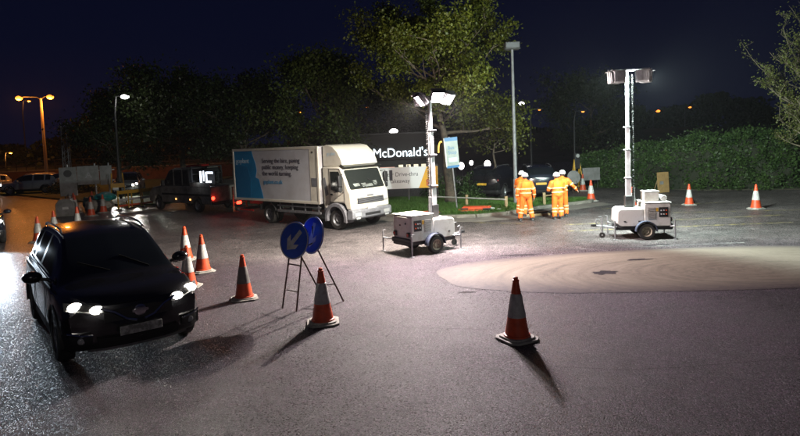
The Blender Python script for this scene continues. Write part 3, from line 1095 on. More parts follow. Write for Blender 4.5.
# ================================================================== FLOODLIGHT TRAILERS
def lamp_head(parent, loc, yaw, pitch, lens_m, power, col, extra=0.0, cone=172, blend=0.35):
    """one flood box: housing, visor, lens; local +x is the beam."""
    h = MB().box((0, 0, 0), (0.18, 0.44, 0.40)).build('lamp_housing', M['mast'], parent, bevel=0.03)
    h.location = loc
    h.rotation_euler = (0, pitch, yaw)
    fins = MB()
    for k in range(6):
        fins.box((-0.1, -0.17 + k * 0.068, 0), (0.035, 0.012, 0.32))
    fins.build('cooling_fins', M['mast'], h)
    MB().box((0.03, 0, 0.214), (0.26, 0.46, 0.015)).build('visor', M['trailer_grey'], h, bevel=0.004)
    MB().box((0.089, 0, 0), (0.012, 0.40, 0.35)).build('lens', lens_m, h, bevel=0.004)
    br = MB().tube([(-0.02, -0.235, 0), (-0.02, -0.235, 0.26), (-0.02, 0.235, 0.26), (-0.02, 0.235, 0)], 0.014, 6)
    br.build('bracket', M['steel'], h)
    # asymmetric reflector: the beam leaves below the lens axis
    spot_light('lamp_light', (0.13, 0, 0), (math.cos(extra), 0, -math.sin(extra)), power, col, cone, h, 0.11, blend)
    return h


def wheel(name, parent, c, r, w, rim_m, side=-1, spokes=0):
    """wheel with its axle along y; side = which way the face looks."""
    mt = Matrix.Translation(c) @ Matrix.Rotation(R(90) * (1 if side < 0 else -1), 4, 'X')
    t = MB().lathe([(r * .62, -w / 2), (r * .9, -w / 2), (r * .985, -w * .36), (r, -w * .15), (r, w * .15), (r * .985, w * .36), (r * .9, w / 2), (r * .62, w / 2), (r * .62, -w / 2)], 28, mt, caps=False)
    o = t.build(name, M['rubber'], parent, angle=40)
    rm = MB().lathe([(0.001, w * .2), (r * .18, w * .22), (r * .22, w * .3), (r * .27, w * .3), (r * .3, w * .16), (r * .5, w * .2), (r * .56, w * .42), (r * .64, w * .45), (r * .64, -w * .4), (0.001, -w * .4)], 28, mt, caps=False)
    rm.build('rim', rim_m, o, angle=30)
    nb = MB()
    if spokes:
        for k in range(spokes):
            a = 2 * PI * k / spokes
            rot = mt.to_3x3() @ Matrix.Rotation(a, 3, 'Z')
            nb.box(Vector(c) + rot @ Vector((r * .38, 0, w * .38)), (r * .48, r * .13, w * .1), rot)
        nb.build('spoke', M['alloy'], o)
    else:
        for k in range(6):
            a = 2 * PI * k / 6
            p = mt @ Vector((math.cos(a) * r * .38, math.sin(a) * r * .38, w * .2))
            q = mt @ Vector((math.cos(a) * r * .38, math.sin(a) * r * .38, w * .27))
            nb.cyl(p, q, r * .045, n=6)
        nb.build('wheel_nuts', M['dark_steel'], o)['kind'] = 'stuff'
    return o


def tower(label, loc, rz, ztop, heads, jack_out, lens, col, mast_tint, k=1.0):
    t = thing('floodlight_trailer', label, 'light tower', loc, rz, 'mobile floodlight towers')
    t.scale = (k, k, k)
    ztop = ztop / k
    # hull: taller rear cabinet and lower front hood
    fn = lambda a, b, d: (a, d, b)
    MB().prism([(-0.92, 0.44), (-0.05, 0.44), (-0.05, 1.20), (-0.12, 1.25), (-0.86, 1.25), (-0.92, 1.20)], fn, -0.5, 0.5).build('rear_cabinet', M['trailer_white'], t, bevel=0.025)
    MB().prism([(-0.046, 0.44), (0.72, 0.44), (0.86, 0.56), (0.84, 0.98), (0.74, 1.06), (-0.046, 1.06)], fn, -0.48, 0.48).build('front_hood', M['trailer_white'], t, bevel=0.03)
    MB().box((-0.49, 0, 1.262), (0.9, 1.03, 0.02)).build('lid', M['trailer_white'], t, bevel=0.008)
    MB().box((-0.05, 0, 0.37), (1.9, 0.86, 0.12)).build('chassis', M['black_plastic'], t, bevel=0.02)
    MB().box((-0.95, 0, 0.45), (0.08, 1.02, 0.16)).build('rear_bumper', M['black_plastic'], t, bevel=0.02)
    # side louvres and control panel on both flanks
    for s in (-1, 1):
        g = MB()
        for k in range(9):
            g.box((-0.28, s * 0.506, 0.72 + k * 0.045), (0.26, 0.012, 0.022), Matrix.Rotation(R(25 * s), 3, 'X'))
        g.build('louvre', M['trailer_grey'], t)
        MB().box((-0.68, s * 0.503, 0.93), (0.30, 0.012, 0.34)).build('control_recess', M['black_plastic'], t, bevel=0.004)
        for i in range(3):
            for j in range(2):
                k = MB().cyl((-0.77 + i * 0.085, s * 0.505, 0.86 + j * 0.13), (-0.77 + i * 0.085, s * 0.53, 0.86 + j * 0.13), 0.022, n=8)
                k.build('socket', M['barrier_red'] if i == 0 else M['sign_white'], t)
        MB().box((-0.47, s * 0.503, 1.02), (0.07, 0.012, 0.12)).build('warning_label', M['barrier_yellow'], t)
        for x in (0.12, 0.6):
            MB().box((x, s * 0.484, 0.62), (0.07, 0.014, 0.035)).build('latch', M['dark_steel'], t)
        # mudguard arch over the wheel
        poly = [(0.36 * math.cos(a), 0.36 * math.sin(a)) for a in [PI * i / 14 for i in range(15)]]
        poly += [(0.33 * math.cos(a), 0.33 * math.sin(a)) for a in [PI - PI * i / 14 for i in range(15)]]
        MB().prism(poly, lambda a, b, d: (-0.08 + a, d, 0.29 + b), s * 0.50, s * 0.70).build('mudguard', M['fender'], t, angle=50)
        wheel('wheel', t, (-0.08, s * 0.60, 0.285), 0.285, 0.17, M['rim_cream'], s)
        MB().cyl((-0.985, s * 0.36, 0.66), (-1.0, s * 0.36, 0.66), 0.055, n=16).build('tail_lamp', M['tail_off'], t)
        MB().box((-0.945, s * 0.36, 0.66), (0.06, 0.15, 0.15)).build('lamp_bracket', M['black_plastic'], t, bevel=0.01)
    MB().box((-0.925, 0.12, 0.93), (0.012, 0.08, 0.05)).build('maker_plate', M['dark_steel'], t)
    MB().cyl((-0.915, -0.18, 1.0), (-0.935, -0.18, 1.0), 0.035, n=12).build('rear_cap', M['dark_steel'], t)
    # drawbar, coupling and jockey wheel
    d = MB().tube([(0.8, 0.3, 0.37), (1.28, 0.03, 0.40), (1.52, 0, 0.42)], 0.035, 8)
    d.tube([(0.8, -0.3, 0.37), (1.28, -0.03, 0.40)], 0.035, 8)
    d.build('drawbar', M['steel'], t)
    MB().box((1.56, 0, 0.44), (0.16, 0.09, 0.09)).cyl((1.62, 0, 0.40), (1.62, 0, 0.48), 0.05).build('coupling', M['dark_steel'], t, bevel=0.01)
    j = MB().cyl((1.3, 0.12, 0.12), (1.3, 0.12, 0.72), 0.028).tube([(1.3, 0.12, 0.72), (1.3, 0.12, 0.76), (1.42, 0.12, 0.76)], 0.012, 6)
    j.tube([(1.36, 0.0, 0.62), (1.46, 0.0, 0.66), (1.5, 0.0, 0.55), (1.42, 0.0, 0.44)], 0.018, 6)
    j.build('jockey_post', M['steel'], t)
    MB().lathe([(0.03, -0.03), (0.1, -0.03), (0.1, 0.03), (0.03, 0.03), (0.03, -0.03)], 16, Matrix.Translation((1.3, 0.12, 0.10)) @ Matrix.Rotation(R(90), 4, 'X'), caps=False).build('jockey_wheel', M['rubber'], t)
    # outriggers with screw jacks
    for sx, sy, ox, oy in jack_out:
        MB().tube([(sx * 0.86, sy * 0.38, 0.42), (ox, oy, 0.46)], 0.032, 6).build('outrigger', M['steel'], t)
        MB().cyl((ox, oy, 0.10), (ox, oy, 0.66), 0.026, n=8).cyl((ox, oy, 0.008), (ox, oy, 0.12), 0.019, n=8).cyl((ox, oy, 0.002), (ox, oy, 0.018), 0.075, n=12).tube([(ox, oy, 0.66), (ox, oy, 0.70), (ox + 0.1, oy, 0.70)], 0.01, 5).build('jack_leg', M['steel'], t)
    # telescopic mast
    mx = 0.36
    mb = MB()
    zs = [0.9, 2.1, 3.1, 3.9, ztop]
    for i in range(4):
        w = 0.17 - i * 0.024
        mb.box((mx, 0, (zs[i] + zs[i + 1]) / 2), (w, w, zs[i + 1] - zs[i]))
    mast_o = mb.build('mast', mast_tint, t, bevel=0.008)
    for i in range(1, 4):
        MB().box((mx, 0, zs[i]), (0.22 - i * 0.02, 0.22 - i * 0.02, 0.06)).cyl((mx - .12, -0.12, zs[i]), (mx + .12, -0.12, zs[i]), 0.03, n=8).build('mast_collar', M['steel'], mast_o, bevel=0.006)
    MB().box((mx, 0, 1.27), (0.26, 0.26, 0.42)).build('mast_foot', M['black_plastic'], t, bevel=0.02)
    MB().cyl((mx - 0.2, -0.1, 1.06), (mx - 0.2, -0.1, 1.75), 0.05).build('mast_strut', M['steel'], t)
    # coiled cable beside the mast
    pts = []
    n = int((ztop - 1.3) * 14) * 6
    for i in range(n):
        a = i / 6 * 2 * PI
        z = 1.3 + (ztop - 1.4) * i / n
        pts.append((mx - 0.17 + 0.035 * math.cos(a), -0.02 + 0.035 * math.sin(a), z))
    MB().tube(pts, 0.011, 4).build('coiled_cable', M['black_plastic'], t)
    # head bar: lies across the view; heads given in world yaw
    ca, sa = math.cos(-rz), math.sin(-rz)
    rl = lambda x, y: (mx + x * ca - y * sa, x * sa + y * ca)
    (x0, y0), (x1, y1) = rl(-0.52, 0), rl(0.52, 0)
    MB().tube([(x0, y0, ztop + 0.03), (x1, y1, ztop + 0.03)], 0.045, 8).build('head_bar', M['mast'], t)
    for ox, oy, oz, yaw, pitch, lm, pw, *beam in heads:
        hx, hy = rl(ox, oy)
        ax_, ay_ = rl(ox, 0)
        MB().tube([(ax_, ay_, ztop + .03), (hx, hy, ztop + oz + .2)], 0.022, 6).build('head_arm', M['mast'], t)
        lamp_head(t, (hx, hy, ztop + oz), yaw - rz, pitch, lm, pw, (1.0, 0.85, 0.89) if yaw < 0 else col, *beam)
    return t


JACKS_L = [(-1, 1, -1.02, 0.98), (-1, -1, -1.02, -0.62), (1, 1, 0.96, 0.72), (1, -1, 1.02, -0.55)]
JACKS_R = [(-1, 1, -1.02, 0.62), (-1, -1, -1.02, -0.62), (1, 1, 0.96, 0.62), (1, -1, 0.96, -0.62)]
PINK = (1.0, 0.89, 0.78)
COOL = (0.82, 1.0, 0.93)
tower('cream floodlight trailer beside the truck, its lamps glaring at the camera', (0.66, 16.4, 0), R(35), 4.25,
      [(0.24, -0.36, 0.04, R(-78), R(38), M['e_flood_warm'], 3000, R(28), 150, 1.0), (0.54, -0.28, -0.04, R(-38), R(36), M['e_flood_warm'], 3600, R(6), 168, 0.7),
       (-0.28, -0.34, -0.06, R(195), R(38), M['e_flood_dim'], 8500, R(14), 155, 0.9), (-0.30, 0.22, -0.04, R(120), R(20), M['e_flood_dim'], 1000), (0.26, 0.24, 0.06, R(50), R(24), M['e_flood_warm'], 2600)],
      JACKS_L, M['e_flood_warm'], PINK, M['mast'], 0.86)
tower('white floodlight trailer on the right with lamp backs towards the camera', (7.0, 17.25, 0), R(172), 4.86,
      [(-0.56, -0.30, -0.25, R(108), R(6), M['e_flood_cool'], 3200, R(14)), (-0.42, -0.36, -0.23, R(92), R(4), M['e_flood_cool'], 3000, R(16)),
       (0.40, -0.36, -0.23, R(76), R(4), M['e_flood_cool'], 5200, R(16)), (0.56, -0.28, -0.25, R(24), R(8), M['e_flood_cool'], 6500, R(22))],
      JACKS_R, M['e_flood_cool'], COOL, M['mast'], 0.83)

# extra fittings seen only on the right trailer: fuel box and rolled sheet on its lid
bx = thing('equipment_box', 'small white box on the lid of the right floodlight trailer', 'box', (7.30, 17.22, 1.272 * .83), R(172))
MB().box((0, 0, 0.14), (0.42, 0.4, 0.28)).build('case', M['trailer_white'], bx, bevel=0.02)
MB().box((0, 0, 0.29), (0.44, 0.42, 0.025)).build('lid', M['sign_white'], bx, bevel=0.006)
rl_ = thing('rolled_sheet', 'white rolled sheet at the right end of the trailer lid', 'roll', (7.63, 17.16, 1.272 * .83), R(-8))
MB().lathe([(0.02, -0.2), (0.08, -0.2), (0.09, -0.18), (0.09, 0.18), (0.08, 0.2), (0.02, 0.2)], 18, Matrix.Translation((0, 0, 0.09)) @ Matrix.Rotation(R(90), 4, 'X')).build('roll', M['sign_white'], rl_)


# ================================================================== CONES
def make_cone(label, loc, rz, h=0.95, sleeve='cone_sleeve', tilt=0.0):
    t = thing('traffic_cone', label, 'cone', loc, rz, 'traffic cones on the road')
    k = h / 0.95
    b = MB()
    # moulded base: chamfered square slab
    c = 0.09
    s = 0.27
    oct_ = [(-s + c, -s), (s - c, -s), (s, -s + c), (s, s - c), (s - c, s), (-s + c, s), (-s, s - c), (-s, -s + c)]
    b.prism([(x * k, y * k) for x, y in oct_], lambda a, bb, d: (a, bb, d), 0.002, 0.035 * k)
    b.prism([(x * k * .82, y * k * .82) for x, y in oct_], lambda a, bb, d: (a, bb, d), 0.035 * k, 0.06 * k)
    b.build('base', M['cone_base'], t, bevel=0.008)
    rad = lambda z: 0.185 + (0.042 - 0.185) * (z - 0.06) / (0.90 - 0.06)
    z1, z2 = 0.35, 0.70
    MB().lathe([(0.001, 0.06 * k), (0.20 * k, 0.06 * k), (0.195 * k, 0.085 * k), (rad(0.09) * k, 0.09 * k), (rad(z1) * k, z1 * k), (rad(z2) * k, z2 * k), (rad(0.88) * k, 0.88 * k), (0.05 * k, 0.885 * k), (0.05 * k, 0.905 * k), (0.036 * k, 0.91 * k), (0.034 * k, 0.945 * k), (0.024 * k, 0.95 * k), (0.001, 0.95 * k)], 24, None, caps=False).build('body', M['cone_orange'], t, angle=40)
    MB().lathe([((rad(z1) + .001) * k, z1 * k), ((rad(z1) + .006) * k, (z1 + .004) * k), ((rad(z2) + .006) * k, (z2 - .004) * k), ((rad(z2) + .001) * k, z2 * k)], 24, None, caps=False).build('sleeve', M[sleeve], t, angle=40)
    t.rotation_euler = (R(tilt), 0, rz)
    return t


def cone_copy(src, label, loc, rz, k=1.0):
    c = dup(src, loc, rz, label, k)
    return c


cone0 = make_cone('nearest orange and grey cone, alone on the open road', (1.70, 8.85, 0), R(28), 0.97)
cone_copy(cone0, 'orange cone standing in front of the blue arrow signs', (-1.43, 10.05, 0), R(8), 1.0)
make_cone('orange cone with a dark dirty sleeve left of the arrow signs', (-3.27, 11.87, 0), R(20), 0.92, 'cone_sleeve_dirty')
cone_copy(cone0, 'farthest of the three cones just behind the bonnet of the black car', (-6.09, 16.4, 0), R(10), 0.98)
cone_copy(cone0, 'rightmost cone of the three just behind the bonnet of the black car', (-5.05, 14.7, 0), R(35), 0.98)
cone_copy(cone0, 'cone half hidden by the right headlamp of the black car', (-4.85, 13.1, 0), R(0), 0.98)
cone_copy(cone0, 'leftmost small cone behind the tail of the black car', (-12.97, 20.9, 0), R(0), 0.95)
cone_copy(cone0, 'second cone from the left behind the tail of the black car', (-13.5, 22.8, 0), R(15), 0.95)
cone_copy(cone0, 'cone standing right behind the roof of the black car', (-12.97, 23.5, 0), R(40), 1.0)
for i, (x, y, lab) in enumerate([
        (-16.95, 30.6, 'red and white cone right of the grey cabinet'), (-17.95, 32.3, 'cone between the grey cabinet and the sign board'),
        (-17.3, 33.0, 'cone under the middle of the sign board'), (-15.25, 28.9, 'cone in front of the teal sheeting'),
        (-15.35, 30.3, 'white and orange cone right of the teal sheeting'), (-16.2, 31.6, 'cone left of the teal sheeting, close behind it')]):
    cone_copy(cone0, lab, (x, y, 0), R(i * 25), 0.98)
cone_copy(cone0, 'far cone right of the four orange workers', (8.72, 26.9, 0), R(0), 1.0)
cone_copy(cone0, 'farthest small cone by the temporary signal', (9.9, 31.9, 0), R(0), 0.95)
cone_copy(cone0, 'cone seen just behind the mast of the right floodlight', (9.19, 23.3, 0), R(12), 0.95)
cone_copy(cone0, 'cone in front of the hedge, left one of the pair', (11.84, 24.1, 0), R(5), 0.9)
cone_copy(cone0, 'rightmost cone, standing near the hedge', (13.41, 22.15, 0), R(18), 0.97)


# ================================================================== ARROW SIGNS
def arrow_signs():
    t = thing('road_sign_frame', 'two round blue white-arrow signs on a thin steel trestle', 'road sign', (-2.17, 11.0, 0))
    wdir = Vector((0.76, -0.65, 0)).normalized()       # along the sign plate
    back = Vector((0.65, 0.76, 0)).normalized()        # away from the sign face
    f = MB()
    a0, a1 = Vector((-0.17, 0.09, 0)), Vector((0.14, -0.16, 0))
    tilt = back * 0.22
    A0, A1 = a0 + tilt + Vector((0.04, 0, 1.15)), a1 + tilt + Vector((0.0, 0, 1.15))
    f.tube([a0 + Vector((0, 0, .0)), A0], 0.017, 6)
    f.tube([a1 + Vector((0, 0, .0)), A1], 0.017, 6)
    f.tube([a0.lerp(A0, .72), a1.lerp(A1, .72)], 0.014, 6)
    f.tube([a0.lerp(A0, .30), a1.lerp(A1, .30)], 0.010, 6)
    f.build('front_leg_frame', M['rust_steel'], t)
    g = MB()
    b0, b1 = Vector((0.58, 0.52, 0)), Vector((0.97, 0.40, 0))
    B0, B1 = A0.lerp(A1, .5) + Vector((0.02, .03, -.06)), A1 + Vector((0.2, 0.16, 0.08))
    g.tube([b0, B0], 0.017, 6)
    g.tube([b1, B1], 0.017, 6)
    g.tube([b0.lerp(B0, .3), b1.lerp(B1, .3)], 0.012, 6)
    g.tube([B0, B1], 0.012, 6)
    g.build('rear_leg_frame', M['rust_steel'], t)

    def plate(c, ang, rad, yaw):
        nrm = -back
        nrm = (Matrix.Rotation(yaw, 3, 'Z') @ nrm)
        nrm = (nrm + Vector((0, 0, 0.22))).normalized()
        zz = nrm
        xx = Vector((0, 0, 1)).cross(zz).normalized()
        yy = zz.cross(xx)
        mt = Matrix((xx, yy, zz)).transposed().to_4x4()
        mt.translation = c
        p = MB().lathe([(0.001, 0), (rad, 0), (rad, 0.012), (0.001, 0.012)], 40, mt, caps=False).build('sign_plate', M['sign_blue'], t, angle=30)
        MB().lathe([(rad * .93, 0.0125), (rad * .93, 0.016), (rad * .985, 0.016), (rad * .985, 0.0125)], 40, mt, caps=False).build('white_border', M['sign_white'], p, angle=30)
        s = rad / 0.375
        arrow = [(-0.045, 0.25), (0.045, 0.25), (0.045, -0.07), (0.15, 0.03), (0.15, -0.09), (0.0, -0.25), (-0.15, -0.09), (-0.15, 0.03), (-0.045, -0.07)]
        ca, sa = math.cos(ang), math.sin(ang)
        pts = [((x * ca - y * sa) * s, (x * sa + y * ca) * s) for x, y in arrow]
        MB().prism(pts, lambda a, b, d: tuple(mt @ Vector((a, b, d))), 0.0125, 0.017).build('white_arrow', M['sign_white'], p)
        bk = MB()
        bk.box(mt @ Vector((0, 0.0, -0.012)), (rad * 1.3, 0.05, 0.02), mt.to_3x3())
        bk.build('back_rail', M['steel'], p)
    cA = (A0 + A1) / 2 + Vector((0.0, 0, 0.14)) - back * 0.04
    plate(cA, R(-40), 0.36, R(8))
    plate(B1 + Vector((-0.03, 0.06, 0.13)), R(-8), 0.36, R(-6))
    MB().tube([B1, B1 + Vector((-0.03, 0.08, 0.3))], 0.014, 6).tube([A0, A0 + back * .05 + Vector((0, 0, .3))], 0.014, 6).build('sign_clip', M['rust_steel'], t)


arrow_signs()


# ================================================================== CARS
def catmull(P, t):
    n = len(P) - 1
    x = min(max(t, 0), 1) * n
    i = min(int(x), n - 1)
    f = x - i
    p0, p1, p2, p3 = P[max(i - 1, 0)], P[i], P[i + 1], P[min(i + 2, n)]
    return 0.5 * ((2 * p1) + (-p0 + p2) * f + (2 * p0 - 5 * p1 + 4 * p2 - p3) * f * f + (-p0 + 3 * p1 - 3 * p2 + p3) * f ** 3)


CAR_ST = [  # x, zb, y_low, y_mid, y_belt, z_belt, (y5,z5), (y6,z6), (y7,z7), z8
    (-2.20, .50, .66, .78, .74, .90, (.70, .98), (.64, 1.03), (.45, 1.05), 1.06),
    (-2.14, .34, .80, .88, .84, .95, (.78, 1.03), (.68, 1.14), (.5, 1.20), 1.22),
    (-2.02, .28, .84, .90, .86, .98, (.80, 1.05), (.66, 1.30), (.52, 1.40), 1.43),
    (-1.80, .25, .86, .91, .88, 1.00, (.81, 1.06), (.64, 1.44), (.52, 1.52), 1.55),
    (-1.30, .24, .88, .915, .89, 1.00, (.82, 1.05), (.62, 1.50), (.52, 1.57), 1.60),
    (-0.70, .23, .88, .915, .89, .99, (.83, 1.04), (.61, 1.52), (.52, 1.59), 1.615),
    (-0.10, .23, .88, .915, .89, .98, (.83, 1.02), (.61, 1.52), (.52, 1.585), 1.61),
    (0.30, .23, .88, .915, .89, .97, (.83, 1.01), (.615, 1.48), (.53, 1.54), 1.565),
    (0.55, .23, .88, .915, .89, .965, (.83, 1.0), (.64, 1.39), (.56, 1.44), 1.46),
    (0.90, .23, .88, .915, .885, .96, (.82, .99), (.70, 1.20), (.60, 1.25), 1.28),
    (1.18, .23, .88, .91, .88, .95, (.81, .98), (.745, 1.03), (.60, 1.06), 1.09),
    (1.35, .23, .87, .905, .87, .93, (.80, .965), (.70, .995), (.5, 1.02), 1.03),
    (1.70, .23, .86, .90, .86, .91, (.79, .955), (.66, .985), (.45, 1.0), 1.005),
    (2.00, .24, .84, .88, .83, .87, (.76, .92), (.63, .955), (.42, .97), .975),
    (2.13, .27, .82, .86, .80, .82, (.73, .865), (.61, .90), (.42, .915), .92),
    (2.20, .36, .76, .80, .75, .77, (.68, .80), (.57, .825), (.40, .84), .845),
]


def car_x(x, y):
    if x > 0.9:
        return x - 0.30 * (abs(y) / 0.9) ** 2.6 * min(1, (x - 0.9) / 1.1)
    if x < -1.5:
        return x + 0.20 * (abs(y) / 0.9) ** 2.6 * min(1, (-1.5 - x) / 0.6)
    return x


def make_car(name, label, loc, rz, paint, group=None, lamps=True, tail=False):
    t = thing(name, label, 'car', loc, rz, group)
    rows = []
    for s in CAR_ST:
        x, zb, yl, ym, yb, zbt, p5, p6, p7, z8 = s
        rows.append([(0, zb), (yl * .9, zb), (yl, zb + .10), (ym, zb + .36), (yb, zbt - .02), p5, p6, p7, (0, z8)])
    ns = len(CAR_ST)
    sub = 5
    U = (ns - 1) * sub
    # dense grid: along u smooth, along v per control span subdivisions
    vspan = [2, 2, 4, 4, 2, 6, 3, 6]
    vv = [0.0]
    for i, k in enumerate(vspan):
        vv += [i + (j + 1) / k for j in range(k)]
    xs = np.array([s[0] for s in CAR_ST])
    Y = np.array([[p[0] for p in r] for r in rows])
    Z = np.array([[p[1] for p in r] for r in rows])
    P = []
    for iu in range(U + 1):
        tu = iu / U
        x = catmull(xs, tu)
        yy = [catmull(Y[:, k], tu) for k in range(9)]
        zz = [catmull(Z[:, k], tu) for k in range(9)]
        row = []
        for v in vv:
            y = max(0.0, catmull(np.array(yy), v / 8))
            z = catmull(np.array(zz), v / 8)
            if v == 8:
                y = 0.0
            row.append((x, y, z))
        P.append(row)
    parts = {k: MB() for k in ('body', 'windscreen', 'rear_window')}
    sidewin = {}
    sill = {}
    wx = (1.33, -1.32)
    for side in (1, -1):
        for iu in range(U):
            for iv in range(len(vv) - 1):
                q = [P[iu][iv], P[iu + 1][iv], P[iu + 1][iv + 1], P[iu][iv + 1]]
                cx_ = sum(p[0] for p in q) / 4
                cz = sum(p[2] for p in q) / 4
                vm = (vv[iv] + vv[iv + 1]) / 2
                cy_ = sum(p[1] for p in q) / 4
                if cy_ > 0.55 and any((cx_ - w) ** 2 + (cz - 0.35) ** 2 < 0.39 ** 2 for w in wx):
                    continue
                key = 'body'
                if 5.1 < vm < 6.05 and -1.75 < cx_ < 0.80:
                    if not (-0.42 < cx_ < -0.32 or -1.32 < cx_ < -1.22):
                        key = 'side_window'
                elif vm > 6.0 and 0.33 < cx_ < 1.19:
                    key = 'windscreen'
                elif vm > 6.0 and -2.14 < cx_ < -1.84:
                    key = 'rear_window'
                elif vm < 3 and cz < 0.47:
                    key = 'sill_cladding'
                vs = [(car_x(p[0], p[1]), side * p[1], p[2]) for p in q]
                if key == 'side_window':
                    tgt = sidewin.setdefault((side, 0 if cx_ > -0.37 else (1 if cx_ > -1.27 else 2)), MB())
                elif key == 'sill_cladding':
                    tgt = sill.setdefault((side, 0 if cx_ > wx[0] else (1 if cx_ > wx[1] else 2)), MB())
                else:
                    tgt = parts[key]
                tgt._add(vs, [(0, 1, 2, 3)] if side > 0 else [(3, 2, 1, 0)])
    # closing caps
    for row in (P[0], P[-1]):
        pts = [(car_x(p[0], p[1]), p[1], p[2]) for p in row] + [(car_x(p[0], p[1]), -p[1], p[2]) for p in row[-2:0:-1]]
        parts['body']._add(pts, [tuple(range(len(pts)))])
    body = parts['body'].build('body', paint, t, angle=48)
    parts['windscreen'].build('windscreen', M['glass'], t, angle=60)
    parts['rear_window'].build('rear_window', M['glass'], t, angle=60)
    for w_ in sidewin.values():
        w_.build('side_window', M['glass'], t, angle=60)
    for w_ in sill.values():
        w_.build('sill_cladding', M['black_plastic'], t, angle=60)
    nose = lambda y: car_x(2.20, y)

    def nose_x(y, z):
        # outermost x of the shell near the front at this height
        k = 0.0
        if z > 0.80:
            k = (z - 0.80) * 0.55
        if z < 0.42:
            k = (0.42 - z) * 0.35
        return nose(y) - k

    def patch(pname, y0, y1, zl, zh, m, proud, sgn=1, nu=10, nv=4, parent=None):
        mb = MB()
        mb.grid(lambda u, v: (nose_x(y0 + (y1 - y0) * u, zl(u) + (zh(u) - zl(u)) * v) + proud, sgn * (y0 + (y1 - y0) * u), zl(u) + (zh(u) - zl(u)) * v), nu, nv)
        mb.grid(lambda u, v: (nose_x(y0 + (y1 - y0) * u, zl(u) + (zh(u) - zl(u)) * v) + proud - 0.03, sgn * (y0 + (y1 - y0) * u), zl(u) + (zh(u) - zl(u)) * v), nu, nv)
        return mb.build(pname, m, parent or t, fix=False, angle=60)
    patch('upper_grille', -0.42, 0.42, lambda u: 0.62 + 0.0 * u, lambda u: 0.78 - .02 * abs(2 * u - 1), M['black_plastic'], 0.012)
    # chrome V round the badge
    v_ = MB()
    for s in (1, -1):
        v_.tube([(nose_x(s * .46, .80) + .015, s * .46, .805), (nose_x(s * .3, .74) + .02, s * .30, .74), (nose_x(s * .16, .64) + .025, s * .17, .635), (nose(0) + .03, s * .05, .60)], 0.022, 6)
    v_.build('chrome_grille_trim', M['chrome'], t)
    MB().lathe([(0.001, 0), (0.075, 0), (0.075, 0.012), (0.055, 0.018), (0.001, 0.018)], 24, Matrix.Translation((nose(0) + .02, 0, 0.72)) @ Matrix.Rotation(R(90), 4, 'Y')).box((nose(0) + .04, 0, 0.72), (0.012, 0.2, 0.035)).build('badge', M['chrome'], t)
    MB().box((nose(0) + .03, 0, 0.485), (0.02, 0.52, 0.115)).build('number_plate', mat('number_plate', (0.16, 0.16, 0.15), 0.5, col2=(0.42, 0.42, 0.40), scale=13, contrast=(0.42, 0.58), detail=2), t, bevel=0.006)
    patch('lower_grille', -0.5, 0.5, lambda u: 0.30 + 0 * u, lambda u: 0.41 + 0 * u, M['black_plastic'], 0.012)
    sk = MB()
    sk.grid(lambda u, v: (nose_x(-.62 + 1.24 * u, .27) + .03 + .01 * v, -.62 + 1.24 * u, .255 + .035 * v), 12, 1)
    sk.build('skid_trim', M['alloy'], t, fix=False)
    for s in (1, -1):
        h = patch('headlight', 0.42, 0.84, lambda u: 0.755 + 0.05 * u, lambda u: 0.825 + 0.085 * u, M['trim'], 0.014, s)
        lm = M['e_head'] if lamps else M['lens_off']
        for y, z, ry, rz2 in ((0.50, 0.795, 0.080, 0.052), (0.72, 0.845, 0.088, 0.060)):
            MB().sphere((nose_x(y, z) + 0.012, s * y, z), (0.035, ry, rz2), 14, 8).build('lens', lm, h)
        MB().tube([(nose_x(.43, .76) + .03, s * .43, .758), (nose_x(.6, .78) + .03, s * .6, .775), (nose_x(.82, .82) + .035, s * .82, .815)], 0.009, 6).build('daytime_strip', M['lens_off'], h)
        fg = patch('fog_lamp_recess', 0.56, 0.80, lambda u: 0.36 + .0 * u, lambda u: 0.47 + .0 * u, M['black_plastic'], 0.013, s)
        MB().tube([(nose_x(.56, .48) + .025, s * .56, .475), (nose_x(.7, .48) + .025, s * .7, .485), (nose_x(.83, .5) + .03, s * .83, .52)], 0.012, 6).build('chrome_strip', M['chrome'], fg)
        MB().sphere((nose_x(.68, .41) + .01, s * .68, .41), (.02, .05, .045), 12, 8).build('fog_lamp', M['lens_off'], fg)
        # mirrors
        m_ = MB().sphere((0.62, s * 1.03, 1.06), (0.09, 0.13, 0.085), 14, 9)
        m_.build('door_mirror', paint, t)
        MB().tube([(0.66, s * 0.82, 1.0), (0.64, s * 0.95, 1.03)], 0.025, 6).build('mirror_arm', M['black_plastic'], t)
        # door shut lines and handles
        for x in (0.82, -0.37):
            MB().tube([(x, s * 0.922, .38), (x, s * 0.924, .62), (x - .02, s * 0.905, .95)], 0.006, 4).build('door_seam', M['trim'], t)
        for x in (-0.18, -1.05):
            MB().box((x, s * 0.925, 0.86), (0.19, 0.03, 0.03)).build('door_handle', paint, t, bevel=0.008)
        MB().tube([(-1.55, s * .56, 1.575), (-1.4, s * .565, 1.625), (-.6, s * .575, 1.66), (0.1, s * .57, 1.645), (0.25, s * .575, 1.59)], 0.018, 6).build('roof_rail', M['alloy'], t)
        MB().tube([(-1.75, s * .815, 1.075), (-1.0, s * .835, 1.06), (0.0, s * .84, 1.035), (0.8, s * .835, 1.01)], 0.009, 5).build('window_line', M['chrome'], t)
